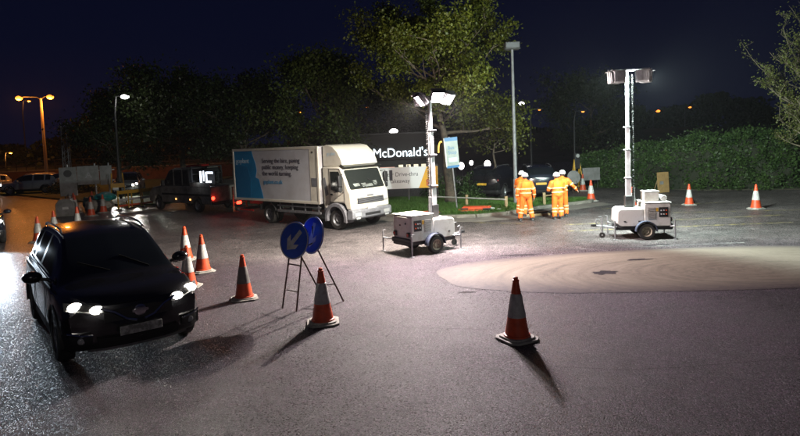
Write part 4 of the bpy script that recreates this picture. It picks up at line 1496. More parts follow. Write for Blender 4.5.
        # wheel arch lips and wheels
        for wxx in wx:
            pl = []
            for r_ in (0.375, 0.435):
                seq = [PI * (-0.06 + 1.12 * i / 20) for i in range(21)]
                if r_ > 0.4:
                    seq = seq[::-1]
                pl += [(wxx + r_ * math.cos(a), 0.35 + r_ * math.sin(a)) for a in seq]
            MB().prism(pl, lambda a, b, d: (a, d, b), s * 0.80, s * (0.895 if wxx > 0 else 0.925)).build('arch_trim', M['black_plastic'], t, angle=50)
            wheel('wheel', t, (wxx, s * 0.79, 0.335), 0.335, 0.21, M['alloy'], s, 5)
        # tail lamps
        tl = MB()
        tl.box((car_x(-2.12, .78), s * .70, .93), (0.14, 0.22, 0.15), Matrix.Rotation(R(-18 * s), 3, 'Z'))
        tl.build('tail_lamp', M['e_tail'] if tail else M['tail_off'], t, bevel=0.03)
        # wipers
    MB().tube([(1.15, 0.42, 1.085), (0.93, 0.05, 1.275)], 0.009, 4).build('wiper', M['wiper'], t)
    MB().tube([(1.15, -0.12, 1.10), (0.95, -0.5, 1.245)], 0.009, 4).build('wiper', M['wiper'], t)
    MB().box((-2.19, 0, 0.78), (0.03, 0.5, 0.11)).build('rear_plate', M['barrier_yellow'], t)
    MB().box((-0.4, 0, 0.30), (3.0, 1.5, 0.1)).build('floor_pan', M['black_plastic'], t)
    return t


HEADW = (1.0, 0.95, 0.85)


def head_beams(car, power, drop=-0.10, col=HEADW, cone=60):
    for s in (1, -1):
        spot_light('headlamp_beam', (2.30, s * 0.62, 0.80), (1, 0.0, drop), power, col, cone, car, 0.05, 0.7)


car1 = make_car('suv', 'black car in front with headlights on, facing the camera', (-5.36, 10.42, 0), R(-52.5), M['black_paint'])
car1.scale = (1.11, 1.11, 1.11)
head_beams(car1, 60)
car2 = make_car('suv', 'dark car cut by the left edge, its lights flooding the road', (-15.8, 21.7, 0), R(-54), M['dark_paint'])
head_beams(car2, 380, -0.15, (0.72, 0.86, 1.0), 40)
car3 = make_car('hatchback', 'silver car with headlights on, far left on the orange lit road', (-29.6, 47.5, 0), R(188), M['silver_paint'], lamps=True)
head_beams(car3, 250)
dup(car3, (-35.2, 49.5, 0), R(225), 'pale car at the left edge driving towards the camera with lights on')
dup(car3, (-19.6, 42.6, 0), R(-72), 'far car with bright white lamps standing right of the sign board', 1.0)
car4 = make_car('parked_car', 'dark parked car with red tail lamps behind the workers', (7.0, 30.4, 0), R(84), M['dark_paint'], 'cars parked behind the verge', lamps=False, tail=True)
car5 = make_car('parked_car', 'black parked car in shadow left of the lamp column', (5.15, 31.2, 0), R(60), M['black_paint'], 'cars parked behind the verge', lamps=False)
# ================================================================== BOX TRUCK
def truck():
    t = thing('box_truck', 'white box truck with blue end panel, parked by the verge', 'truck', (-4.66, 24.3, 0), R(-40.5))
    t.scale = (.935, .935, .935)
    fn = lambda a, b, d: (a, d, b)
    # cargo box
    bl, br_, zb, zt, hw = -2.3, 3.40, 0.96, 3.22, 1.15
    box = MB().box(((bl + br_) / 2, 0, (zb + zt) / 2), (br_ - bl, 2 * hw, zt - zb)).build('cargo_box', M['truck_box'], t, bevel=0.03)
    rails = MB()
    for z in (zb + 0.05, zt - 0.04):
        for s in (-1, 1):
            rails.box(((bl + br_) / 2, s * (hw + .006), z), (br_ - bl + .02, 0.03, 0.10))
    for x in (bl + .04, br_ - .04):
        for s in (-1, 1):
            rails.box((x, s * (hw + .009), (zb + zt) / 2), (0.10, 0.03, zt - zb))
    rails.build('edge_rail', M['truck_white'], box, bevel=0.008)
    # front wall strip paler
    MB().box((br_ - 0.30, -hw - .004, (zb + zt) / 2), (0.42, 0.008, zt - zb - .2)).build('front_panel', M['truck_white'], box)
    # blue graphic: wavy edged panel
    yb = -hw - 0.006
    poly = [(bl + .10, zb + .11), (bl + 2.12, zb + .11), (bl + 1.98, zb + .55), (bl + 1.84, zb + .95), (bl + 1.62, zb + 1.02), (bl + 1.72, zb + 1.30), (bl + 1.66, zb + 1.62), (bl + 1.52, zb + 1.90), (bl + 1.42, zt - .10), (bl + .10, zt - .10)]
    MB().prism(poly, fn, yb, yb + .004).build('blue_panel', M['truck_blue'], box)
    poly2 = [(bl + .12, zb + .15), (bl + 1.2, zb + .15), (bl + 1.3, zb + .9), (bl + 1.05, zb + 1.5), (bl + .12, zb + 1.55)]
    MB().prism(poly2, fn, yb - .003, yb - .001).build('blue_shade', M['truck_blue_dark'], box)
    rot = (R(90), 0, 0)
    text('logo_lettering', 'goplant', 0.30, M['print_pale'], box, (bl + .22, yb - .004, zt - .62), rot, thick=.002, sx=1.1)
    for k, ln in enumerate(('Serving the hire, paving', 'public money, keeping', 'the world turning.')):
        text('slogan_lettering', ln, 0.27, M['print_dark'], box, (bl + 2.12, yb, zt - .62 - k * .265), rot, thick=.003, sx=0.98)
    text('address_lettering', 'goplant.co.uk', 0.24, M['print_blue'], box, (bl + 2.16, yb, zt - 1.50), rot, thick=.003)
    MB().box((bl + 1.95, yb, zt - 1.10), (0.2, .006, .07)).build('white_fleck', M['sign_white'], box)
    MB().box((br_ - .28, yb - .004, zb + .86), (0.32, .012, .34)).build('vent_plate', M['bumper_grey'], box, bevel=.006)
    MB().box((br_ - .33, yb - .006, zt - .22), (0.07, .012, .07)).build('marker_plate', M['dark_steel'], box)
    # chassis
    ch = MB()
    for s in (-1, 1):
        ch.box((1.2, s * .42, .82), (6.8, .09, .22))
    for x in (-2.1, -1, 0, 1, 2.1, 3.2):
        ch.box((x, 0, .82), (.08, .8, .16))
    ch.box((0, 0, 0.45), (.14, 1.8, .14)).box((4.2, 0, .45), (.12, 1.8, .12))
    ch.build('chassis', M['dark_steel'], t)
    su = MB()
    for k in range(7):
        su.box((-2.0 + k * .85, 0, .955), (.07, 2.2, .05))
    su.build('cross_bearer', M['dark_steel'], t)
    # side guard rails
    for s in (-1, 1):
        g = MB()
        g.box((2.0, s * 1.08, .60), (2.7, .03, .10)).box((2.0, s * 1.08, .82), (2.7, .03, .06))
        for x in (.8, 1.6, 2.4, 3.2):
            g.box((x, s * 1.06, .74), (.05, .04, .42))
        g.build('side_guard', M['steel'], t)
        MB().box((1.7, s * .75, .68), (.9, .42, .42)).build('tank', M['dark_steel'], t, bevel=.04)
        mg = [(.58 * math.cos(a), .58 * math.sin(a)) for a in [PI * (.1 + .8 * i / 12) for i in range(13)]]
        mg += [(.55 * math.cos(a), .55 * math.sin(a)) for a in [PI * (.9 - .8 * i / 12) for i in range(13)]]
        MB().prism(mg, lambda a, b, d: (a, d, .40 + b), s * .72, s * 1.12).build('mudguard', M['black_plastic'], t, angle=50)
        wheel('wheel', t, (0, s * .93, .40), .40, .24, M['steel'], s)
        wheel('wheel', t, (0, s * .66, .40), .40, .22, M['dark_steel'], s)
        wheel('wheel', t, (4.2, s * .93, .40), .40, .24, M['steel'], s)
        MB().box((-2.32, s * .94, .80), (.10, .2, .13)).build('tail_lamp', M['e_tail'], t, bevel=.02)
        point_light('tail_lamp_light', (-2.5, s * .92, .78), .5, (1, .03, .02), t, .08)
    MB().box((-2.2, -1.10, .80), (.12, .06, .10)).build('side_tail_lamp', M['e_tail'], t, bevel=.015)
    MB().box((-1.55, -1.1, .52), (1.0, .03, .06)).build('rear_side_rail', M['tail_off'], t)
    for s in (-1, 1):
        ar = [(.60 * math.cos(a), .60 * math.sin(a)) for a in [PI * (-.08 + 1.16 * i / 16) for i in range(17)]]
        ar += [(.455 * math.cos(a), .455 * math.sin(a)) for a in [PI * (1.08 - 1.16 * i / 16) for i in range(17)]]
        MB().prism(ar, lambda a, b, d: (4.2 + a, d, .44 + b), s * .72, s * 1.13).build('wheel_arch', M['bumper_grey'], t, angle=50, bevel=.015)
    rb_ = MB().box((-2.3, 0, .50), (.12, 2.2, .12))
    rb_.build('under_run_bar', M['dark_steel'], t)
    # tail lift folded upright at the back
    tf = MB()
    for y in (-1.05, -.35, .35, 1.05):
        tf.box((-2.62, y, .95), (.06, .06, 1.15))
    for z in (.40, .78, 1.15, 1.50):
        tf.box((-2.62, 0, z), (.05, 2.15, .055))
    tf.box((-2.45, -.8, .45), (.35, .08, .08)).box((-2.45, .8, .45), (.35, .08, .08))
    tf.build('tail_lift', mat('tail_lift_brass', (0.30, 0.20, 0.08), 0.5, col2=(0.18, 0.12, 0.06), scale=6), t, bevel=.008)
    # ---------------- cab (drawn long, then drawn together to its real length)
    before = set(t.children)
    hwc = 1.06
    cab = [(2.48, .95), (2.48, 2.42), (3.72, 2.42), (3.92, 2.34), (4.44, 1.52), (4.56, 1.40), (4.62, .78), (4.25, .78), (4.14, .95), (4.05, 1.04), (2.86, 1.04), (2.78, .95), (2.7, .80), (2.52, .80)]
    cabm = MB().prism(cab, fn, -hwc, hwc)
    c = cabm.build('cab', M['truck_white'], t, bevel=.06, seg=3)
    # bumper and lower valance
    bp = [(4.28, .40), (4.62, .40), (4.74, .48), (4.74, .74), (4.66, .80), (4.36, .80), (4.26, .60)]
    MB().prism(bp, fn, -1.10, 1.10).build('bumper', M['bumper_grey'], t, bevel=.04, seg=3)
    MB().box((4.745, 0, .58), (.02, .86, .10)).build('bumper_slot', M['black_plastic'], t, bevel=.01)
    for s in (-1, 1):
        MB().box((4.72, s * .80, .60), (.06, .34, .15)).build('headlight', M['lens_off'], t, bevel=.02)
        MB().box((4.735, s * .80, .46), (.03, .22, .07)).build('fog_lamp', M['lens_off'], t, bevel=.01)
        MB().box((2.62, s * .98, .72), (.26, .12, .5)).build('step', M['bumper_grey'], t, bevel=.02)
        # side glass, door seams, handle
        gl = [(3.12, 1.55), (3.12, 2.24), (3.74, 2.24), (3.98, 1.94), (4.02, 1.50), (3.50, 1.46)]
        dz = s * (hwc + .004)
        MB().prism(gl, fn, dz, dz + s * .008).build('door_window', M['cab_glass'], t)
        MB().tube([(a, dz, b) for a, b in [(3.02, 1.02), (3.02, 2.34), (3.80, 2.34), (4.10, 1.96), (4.14, 1.1)]], .010, 4).build('door_seam', M['dark_steel'], t)
        MB().box((3.16, s * (hwc + .02), 1.36), (.15, .04, .06)).build('door_handle', M['black_plastic'], t, bevel=.01)
        MB().box((2.70, s * (hwc + .004), 1.65), (.22, .012, .7), Matrix.Rotation(R(-18 * 1), 3, 'Y')).build('side_stripe', M['bumper_grey'], t)
        # mirrors
        mm = MB().box((4.12, s * 1.28, 1.90), (.16, .20, .42)).box((4.12, s * 1.28, 1.58), (.15, .20, .18))
        mm.build('mirror', M['black_plastic'], t, bevel=.03)
        MB().tube([(4.02, s * 1.05, 2.14), (4.12, s * 1.28, 2.16), (4.12, s * 1.28, 1.46), (4.05, s * 1.05, 1.46)], .018, 6).build('mirror_arm', M['black_plastic'], t)
        MB().box((4.585, s * .86, 1.04), (.07, .26, .09)).build('indicator', M['lens_off'], t, bevel=.02)
    # windscreen lies on the raked face
    d = Vector((4.44 - 3.92, 0, 1.52 - 2.34)).normalized()
    nrm = Vector((-d.z, 0, d.x)).normalized()
    p0 = Vector((3.92, 0, 2.34)) + d * .07
    p1 = Vector((4.44, 0, 1.52)) - d * .02
    ws = MB()
    hwg = .95
    fnw = lambda a, b, dd: tuple(p0.lerp(p1, b) + Vector((0, a, 0)) + nrm * dd)
    ws.prism([(-hwg * .94, 0.0), (hwg * .94, 0.0), (hwg, .06), (hwg, .95), (hwg * .96, 1.0), (-hwg * .96, 1.0), (-hwg, .95), (-hwg, .06)], fnw, .004, .012)
    wo = ws.build('windscreen', M['cab_glass'], t)
    ww = MB()
    for y0, y1 in ((.75, .15), (-.05, -.65)):
        ww.tube([fnw(y0, .98, .03), fnw(y1, .52, .025)], .012, 5)
    ww.build('wiper', M['black_plastic'], wo)
    dash = MB()
    for a, b, sx, sy in ((-.55, .72, .18, .14), (.1, .80, .26, .12), (.5, .66, .12, .22), (-.15, .74, .14, .18)):
        dash.prism([(a - sx, b), (a - sx * .6, b + sy), (a + sx, b + sy * .9), (a + sx * .8, b - .02)], fnw, .0125, .0135)
    dash.build('papers_on_dashboard', mat('dash_papers', (0.28, 0.31, 0.29), 0.6, col2=(0.12, 0.13, 0.12), scale=8), wo)
    MB().box((4.0, 0, 2.44), (.34, 2.06, .05), Matrix.Rotation(R(18), 3, 'Y')).build('sun_visor', M['cab_glass'], t, bevel=.015)
    # front grille panel
    MB().box((4.615, 0, 1.10), (.03, 1.46, .22), Matrix.Rotation(R(-5), 3, 'Y')).build('grille', M['black_plastic'], t, bevel=.01)
    gs = MB()
    for k in range(4):
        gs.box((4.634, 0, 1.03 + k * .05), (.015, 1.40, .014))
    gs.build('grille_bar', M['bumper_grey'], t)
    MB().box((4.70, 0, .82), (.02, .5, .10)).build('number_plate', M['sign_white'], t)
    MB().box((4.595, 0, 1.28), (.02, .34, .07)).build('maker_badge', M['bumper_grey'], t)
    # wind deflector on the roof
    prof = [(2.46, 2.43), (2.46, 3.22), (2.75, 3.27), (3.2, 3.20), (3.6, 2.98), (3.88, 2.66), (3.96, 2.46), (3.9, 2.43)]
    df = MB().prism(prof, fn, -.98, .98).build('wind_deflector', M['truck_white'], t, bevel=.12, seg=4, angle=50)
    text('deflector_lettering', 'go plant', .2, M['print_pale'], df, (2.8, -.986, 2.86), rot, thick=.002)
    MB().box((2.42, 0, 1.9), (.06, 1.9, 1.9)).build('cab_back_frame', M['black_plastic'], t)
    MB().cyl((2.46, -.85, 2.3), (2.46, -.85, 3.0), .06).build('air_intake', M['black_plastic'], t)
    fx = lambda x: 3.5 + (x - 2.48) * .72
    for o in [o for o in t.children if o not in before]:
        for q in [o] + list(o.children):
            if q.name.startswith('deflector_lettering'):
                q.location.x = fx(q.location.x)
                q.scale.x = .72
            else:
                for v in q.data.vertices:
                    v.co.x = fx(v.co.x)
    return t


truck()


# ================================================================== WORKS VAN
def van():
    t = thing('works_truck', 'open-backed works truck with a lit board on its bed, left of the box truck', 'works truck', (-10.55, 30.3, 0), R(142))
    fn = lambda a, b, d: (a, d, b)
    hw = .98
    low = [(-2.75, .42), (-2.75, 1.28), (1.55, 1.28), (2.35, 1.18), (2.72, .95), (2.80, .48), (2.5, .40), (2.28, .44), (2.18, .70), (1.9, .80), (1.62, .70), (1.52, .42), (-1.2, .42), (-1.3, .70), (-1.6, .80), (-1.9, .70), (-2.0, .42)]
    MB().prism(low, fn, -hw, hw).build('body', M['van_white'], t, bevel=.05, seg=3)
    upp = [(-.95, 1.27), (-.92, 2.05), (-.85, 2.12), (.55, 2.12), (.85, 2.02), (1.55, 1.27)]
    MB().prism(upp, fn, -hw * .95, hw * .95).build('cabin', M['black_plastic'], t, bevel=.05, seg=3)
    MB().box((-.2, 0, 2.14), (1.3, 1.7, .06)).build('roof', M['van_white'], t, bevel=.02)
    for s in (-1, 1):
        yw = s * (hw * .95 + .004)
        for a0, a1 in ((-.85, -.42), (-.30, .35)):
            MB().prism([(a0, 1.36), (a1, 1.36), (a1, 1.98), (a0, 1.98)], fn, yw, yw + s * .006).build('side_window', M['glass'], t)
        MB().prism([(.42, 1.36), (1.30, 1.36), (.86, 1.90), (.42, 1.96)], fn, yw, yw + s * .006).build('side_window', M['glass'], t)
        for xx in (.385, -.37):
            MB().box((xx, yw, 1.7), (.07, .03, .8)).build('door_pillar', M['van_white'], t)
        wheel('wheel', t, (1.9, s * .86, .34), .34, .22, M['steel'], s)
        wheel('wheel', t, (-1.6, s * .86, .34), .34, .22, M['steel'], s)
        MB().sphere((-2.77, s * .86, .72), (.05, .09, .085), 12, 8).build('tail_lamp', M['e_tail'], t)
        point_light('tail_lamp_light', (-2.95, s * .8, .75), 1.0, (1, .03, .015), t, .08)
        MB().sphere((2.66, s * .72, .92), (.1, .16, .1), 12, 8).build('headlight', M['lens_off'], t)
        MB().box((1.1, s * 1.12, 1.42), (.14, .18, .3)).build('door_mirror', M['black_plastic'], t, bevel=.03)
        for x in (.2, -1.05):
            MB().box((x, s * (hw + .01), .62), (.10, .03, .07)).build('amber_marker', M['e_amber'], t, bevel=.01)
        MB().box((-.6, s * (hw + .006), .86), (4.2, .012, .10)).build('rub_strip', M['black_plastic'], t)
    MB().box((-.97, 0, 1.68), (.03, 1.4, .5)).build('rear_window', M['glass'], t)
    hb = MB()
    for yy in (-.85, 0, .85):
        hb.box((-1.08, yy, 1.75), (.06, .06, .95))
    for zz in (1.5, 1.85, 2.2):
        hb.box((-1.08, 0, zz), (.05, 1.76, .05))
    hb.build('headboard', M['dark_steel'], t)
    for s in (-1, 1):
        MB().box((-1.9, s * .975, 1.36), (1.66, .035, .22)).build('dropside', M['van_white'], t, bevel=.01)
        for xx in (-2.5, -1.55):
            MB().box((xx, s * .55, 1.6), (.05, .05, .75)).build('board_post', M['dark_steel'], t)
    MB().box((-.35, 0, 2.24), (.24, 1.2, .12)).build('beacon_bar', M['tail_off'], t, bevel=.03)
    MB().box((-2.80, 0, .48), (.12, 1.9, .16)).build('rear_bumper', M['black_plastic'], t, bevel=.03)
    # lit board on the flank towards the camera
    y = .60
    bd = MB().box((-2.02, y, 1.70), (1.3, .05, .70)).build('sign_board', M['black_plastic'], t, bevel=.01)
    for a, b, w_, h_ in ((-1.52, 1.71, .15, .56), (-1.76, 1.76, .07, .50), (-1.98, 1.70, .11, .52), (-2.27, 1.92, .48, .10), (-2.2, 1.49, .34, .09)):
        MB().box((a, y + .03, b), (w_, .02, h_)).build('lit_stroke', M['e_led'], bd)
    point_light('sign_light', (-1.85, y + .5, 1.6), 4, (.8, .88, 1), t, .2)
    MB().box((2.79, 0, .6), (.05, 1.5, .2)).build('front_grille', M['black_plastic'], t, bevel=.02)
    ws = MB().prism([(-.85, 0), (.85, 0), (.8, 1), (-.8, 1)], lambda a, b, d: (1.50 - .60 * b + d * .75, a, 1.36 + .62 * b + d * .65), .03, .04)
    ws.build('windscreen', M['glass'], t)


van()


# ================================================================== WORKERS
def remesh(mb, voxel, name, m, parent, smooth=4):
    me = bpy.data.meshes.new(name)
    me.from_pydata(mb.v, [], mb.f)
    o = bpy.data.objects.new('tmp', me)
    COL.objects.link(o)
    md = o.modifiers.new('r', 'REMESH')
    md.mode = 'VOXEL'
    md.voxel_size = voxel
    ms = o.modifiers.new('s', 'SMOOTH')
    ms.iterations = smooth
    ms.factor = 0.5
    bpy.context.view_layer.update()
    me2 = bpy.data.meshes.new_from_object(o.evaluated_get(bpy.context.evaluated_depsgraph_get()))
    bpy.data.objects.remove(o)
    me2.polygons.foreach_set('use_smooth', [True] * len(me2.polygons))
    me2.materials.clear()
    me2.materials.append(m)
    o2 = bpy.data.objects.new(name, me2)
    COL.objects.link(o2)
    o2.parent = parent
    return o2


def limb(mb, pts, rs):
    for i, (p, r) in enumerate(zip(pts, rs)):
        mb.sphere(p, r, 12, 8)
        if i:
            mb.cyl(pts[i - 1], p, rs[i - 1], r, 12)


def hand(mb, w, d, side):
    """palm and five fingers hanging from wrist w along d."""
    d = Vector(d).normalized()
    ax = Vector((0, 1, 0))
    ax = (ax - d * ax.dot(d)).normalized()
    w = Vector(w)
    for k in range(-1, 2):
        limb(mb, [w + ax * k * .02, w + d * .085 + ax * k * .026], [.022, .02])
    inn = d.cross(ax) * side
    for k, L in zip((-1.5, -.5, .5, 1.5), (.065, .078, .082, .07)):
        b = w + d * .09 + ax * k * .021
        limb(mb, [b, b + d * L * .5 + inn * .006, b + d * L + inn * .03], [.010, .0095, .008])
    th = w + d * .03 + ax * .03
    limb(mb, [th, th + d * .04 + ax * .03, th + d * .075 + ax * .033 + inn * .012], [.013, .011, .009])


def worker(label, loc, rz, J, helmet_tilt=0.0):
    """J: joints; local +y is where the figure faces."""
    t = thing('person', label, 'person', loc, rz, 'road workers in orange')
    V = Vector
    hipL, hipR = V(J['hipL']), V(J['hipR'])
    neck, head = V(J['neck']), V(J['head'])
    shL, shR = V(J['shL']), V(J['shR'])
    pel = (hipL + hipR) / 2
    body = MB()
    tr = MB()
    jk = MB()
    boots = {}
    ch = neck.lerp(pel, .34)
    wa = neck.lerp(pel, .70)
    body.sphere(ch, (.17, .11, .2)).sphere(wa, (.14, .10, .17)).sphere(pel, (.16, .11, .13))
    limb(body, [neck + V((0, 0, -.06)), neck.lerp(head, .55)], [.065, .058])
    body.sphere(head, (.078, .098, .118), 16, 12)
    body.sphere(head + V((0, .085, -.055)), (.05, .035, .05))
    jk.sphere(ch, (.225, .165, .25), 16, 12).sphere(wa, (.20, .155, .2), 16, 12).sphere(pel + V((0, 0, .03)), (.215, .165, .15), 16, 12)
    limb(jk, [shL, neck + V((0, 0, -.05)), shR], [.085, .10, .085])
    limb(jk, [neck + V((0, 0, -.03)), neck + V((0, 0, .035))], [.085, .078])
    tr.sphere(pel, (.19, .145, .15), 16, 12)
    for s in 'LR':
        sh, el, wr = V(J['sh' + s]), V(J['el' + s]), V(J['wr' + s])
        hp, kn, an = V(J['hip' + s]), V(J['kn' + s]), V(J['an' + s])
        limb(body, [sh, el, wr], [.055, .042, .03])
        hand(body, wr, wr - el, 1 if s == 'L' else -1)
        limb(body, [hp, kn, an], [.085, .055, .04])
        limb(jk, [sh, sh.lerp(el, .5), el, wr - (wr - el) * .05], [.088, .078, .070, .055])
        limb(tr, [hp, hp.lerp(kn, .5), kn, kn.lerp(an, .5), an + V((0, 0, .03))], [.12, .108, .092, .09, .085])
        boots[s] = MB()
        limb(boots[s], [an + V((0, -.02, .03)), an + V((0, -.02, -.045)), an + V((0, .15, -.06))], [.062, .055, .045])
        boots[s].box(an + V((0, .055, -.095)), (.10, .29, .03))
    # face
    for s in (-1, 1):
        body.sphere(head + V((s * .082, -.005, -.01)), (.014, .024, .034))
    body.sphere(head + V((0, .105, -.022)), (.014, .022, .028))
    b = remesh(body, .0125, 'body', M['skin'], t, 2)
    fc = MB()
    for s in (-1, 1):
        fc.sphere(head + V((s * .032, .088, .008)), (.013, .01, .009), 10, 6)
    fc.build('eye', M['hair'], t)
    MB().sphere(head + V((0, .112, -.068)), (.026, .012, .007), 10, 6).build('mouth', mat('lips', (.35, .13, .10), .5), t)
    MB().sphere(head + V((0, -.03, .005)), (.086, .082, .105), 14, 10).build('hair', M['hair'], t)
    j = remesh(jk, .022, 'jacket', M['hivis'], t, 3)
    tt = remesh(tr, .022, 'trousers', M['hivis'], t, 3)
    for s in 'LR':
        remesh(boots[s], .014, 'boot', M['boot'], t, 1)

    # reflective bands: rings following the garment axis
    def band(c, axis, rx, ry, w, parent, side=None):
        axis = V(axis).normalized()
        sx = V(side) if side is not None else V((1, 0, 0))
        sx = (sx - axis * sx.dot(axis)).normalized()
        sy = axis.cross(sx)
        mb = MB()
        n = 28
        vs = []
        for q, k in ((-w / 2, 1.0), (-w / 2, 1.02), (w / 2, 1.02), (w / 2, 1.0)):
            for i in range(n):
                a = 2 * PI * i / n
                vs.append(V(c) + sx * rx * k * math.cos(a) + sy * ry * k * math.sin(a) + axis * q)
        fs = []
        for r_ in range(3):
            for i in range(n):
                fs.append((r_ * n + i, r_ * n + (i + 1) % n, (r_ + 1) * n + (i + 1) % n, (r_ + 1) * n + i))
        mb._add(vs, fs)
        mb.build('reflective_band', M['reflective'], parent, fix=False, angle=60)
    ax = (neck - pel).normalized()
    band(neck.lerp(pel, .52), ax, .222, .170, .045, j)
    band(neck.lerp(pel, .80), ax, .214, .168, .045, j)
    for s in 'LR':
        sh, el, wr = V(J['sh' + s]), V(J['el' + s]), V(J['wr' + s])
        kn, an = V(J['kn' + s]), V(J['an' + s])
        band(sh.lerp(el, .72), el - sh, .083, .083, .05, j, (0, 1, 0))
        band(el.lerp(wr, .5), wr - el, .074, .074, .05, j, (0, 1, 0))
        band(kn.lerp(an, .22), an - kn, .10, .10, .05, tt)
        band(kn.lerp(an, .52), an - kn, .098, .098, .05, tt)
    # braces over the back
    yk = MB()
    yk.grid(lambda u, v: tuple(neck.lerp(pel, .06 + .40 * v) + V(((u - .5) * (.30 + .05 * v), -.135 - .05 * math.sin(PI * (.25 + v * .6)) + .06 * abs(2 * u - 1) ** 2, 0))), 8, 6)
    yk.build('shoulder_panel', M['hivis_yellow'], j, fix=False)
    # helmet
    hm = Matrix.Translation(head + V((0, -.005, .035))) @ Matrix.Rotation(R(helmet_tilt), 4, 'X')
    hl = MB().lathe([(.108, -.01), (.128, -.012), (.130, .0), (.116, .012), (.112, .05), (.094, .088), (.055, .116), (.001, .125)], 24, hm, caps=False)
    hl.sphere(hm @ V((0, .115, -.002)), (.085, .06, .012), 14, 6)
    hl.box(hm @ V((0, 0, .115)), (.03, .15, .03))
    hl.build('helmet', M['helmet'], t, angle=50)
    return t


def pose(h=1.72, stance=.16, lean=(0, 0), arms='down', head_off=(0, 0, 0), stride=0.0):
    k = h / 1.72
    hz = .90
    lx, ly = lean
    J = dict(hipL=(-.095, 0, hz), hipR=(.095, 0, hz), neck=(lx, ly, 1.44), head=(lx * 1.15 + head_off[0], ly * 1.2 + .03 + head_off[1], 1.585 + head_off[2]),
             shL=(-.20 + lx, ly, 1.36), shR=(.20 + lx, ly, 1.36),
             knL=(-.11 - stance * .35, .03 + stride * .5, .49), knR=(.11 + stance * .35, .03 - stride * .5, .49),
             anL=(-.10 - stance, stride, .11), anR=(.10 + stance, -stride, .11))
    if arms == 'down':
        J.update(elL=(-.30 + lx, -.02 + ly, 1.08), elR=(.31 + lx, -.03 + ly, 1.08), wrL=(-.31 + lx, .06 + ly, .84), wrR=(.32 + lx, .05 + ly, .84))
    elif arms == 'front':
        J.update(elL=(-.31 + lx, .05 + ly, 1.10), elR=(.31 + lx, .05 + ly, 1.10), wrL=(-.18 + lx, .27 + ly, 1.05), wrR=(.16 + lx, .27 + ly, 1.08))
    elif arms == 'right':
        J.update(elL=(-.28 + lx, .08 + ly, 1.10), elR=(.36 + lx, .04 + ly, 1.16), wrL=(-.12 + lx, .25 + ly, 1.02), wrR=(.50 + lx, .20 + ly, .98))
    return {a: tuple(c * k for c in b) for a, b in J.items()}


worker('worker in orange standing with feet apart, back to the camera, left of the hole', (4.57, 21.45, 0), R(4), pose(1.74, .12, (0, .03)))
worker('worker mostly hidden behind the left worker and the lamp column', (4.66, 22.7, 0.0), R(-50), pose(1.74, .06, (0, .02), 'front'))
worker('worker in orange right of the hole, arms held in front, back to the camera', (5.76, 21.55, 0), R(6), pose(1.70, .03, (0, .06), 'front'))
worker('worker at the far right of the group reaching a dark gloved hand to the right', (6.08, 22.15, 0), R(-18), pose(1.74, .05, (.02, .06), 'right'))

# open excavation between the workers: rim boards and dark pit cover
pit = thing('excavation_cover', 'dark square pit cover on the ground between the workers', 'pit cover', (5.30, 22.9, 0.0), R(8))
MB().box((0, 0, .04), (1.0, .55, .06)).build('cover', M['tar'], pit, bevel=.01)
fr = MB()
for y in (-.31, .31):
    fr.box((0, y, .05), (1.1, .06, .08))
fr.build('rim_board', M['wood'], pit)
# ================================================================== STREET FURNITURE
# tall unlit floodlight column behind the workers
pc = thing('lamp_column', 'tall grey column with an unlit floodlight box on top', 'lamp column', (5.08, 25.9, 0.1))
MB().tube([(0, 0, -.1), (0, 0, 1.1), (0, 0, 1.12), (0, 0, 4), (0, 0, 6.75)], [.11, .11, .085, .07, .055], 14).build('column', mat('weathered_column', (.16, .165, .17), .55, col2=(.1, .1, .105), scale=5), pc, angle=40)
MB().box((0, -.1, .75), (.09, .02, .4)).build('access_door', M['trailer_grey'], pc)
hd = MB().box((-.02, -.05, 6.92), (.62, .5, .26)).build('floodlight_box', M['dull_box'], pc, bevel=.03)
MB().box((-.02, -.31, 6.9), (.54, .02, .20)).build('lens', mat('dusty_lens', (.10, .105, .11), .3), hd)
MB().box((-.02, -.05, 6.76), (.66, .54, .03)).build('lower_rim', M['dull_box'], hd, bevel=.006)

# stop flag on a leaning pole
fl = thing('stop_flag', 'tall pale blue stop flag on a thin leaning pole', 'sign', (2.38, 24.85, 0.1), R(8))
MB().tube([(0, 0, -.1), (-.14, 0, 1.75), (-.26, 0, 3.08)], .03, 8).build('pole', M['steel'], fl)
rotl = Matrix.Rotation(R(-4), 3, 'Y')
pn = MB().box((-.16, -.02, 2.42), (.56, .04, 1.26), rotl).build('panel', M['flag_white'], fl, bevel=.01)
MB().box((-.20, -.02, 2.98), (.565, .05, .15), rotl).build('top_band', M['flag_blue'], pn)
MB().box((-.112, -.02, 1.83), (.565, .05, .10), rotl).build('bottom_band', M['flag_blue'], pn)
MB().box((-.44, -.02, 2.42), (.05, .05, 1.22), rotl).build('side_band', M['sign_white'], pn)
text('flag_lettering', 'Bus\nStop', .2, M['flag_blue'], pn, (-.34, -.046, 2.55), (R(90), R(-4), 0), thick=.001)
MB().box((-.12, -.044, 2.12), (.36, .004, .18), rotl).build('timetable_print', M['print_pale'], pn)

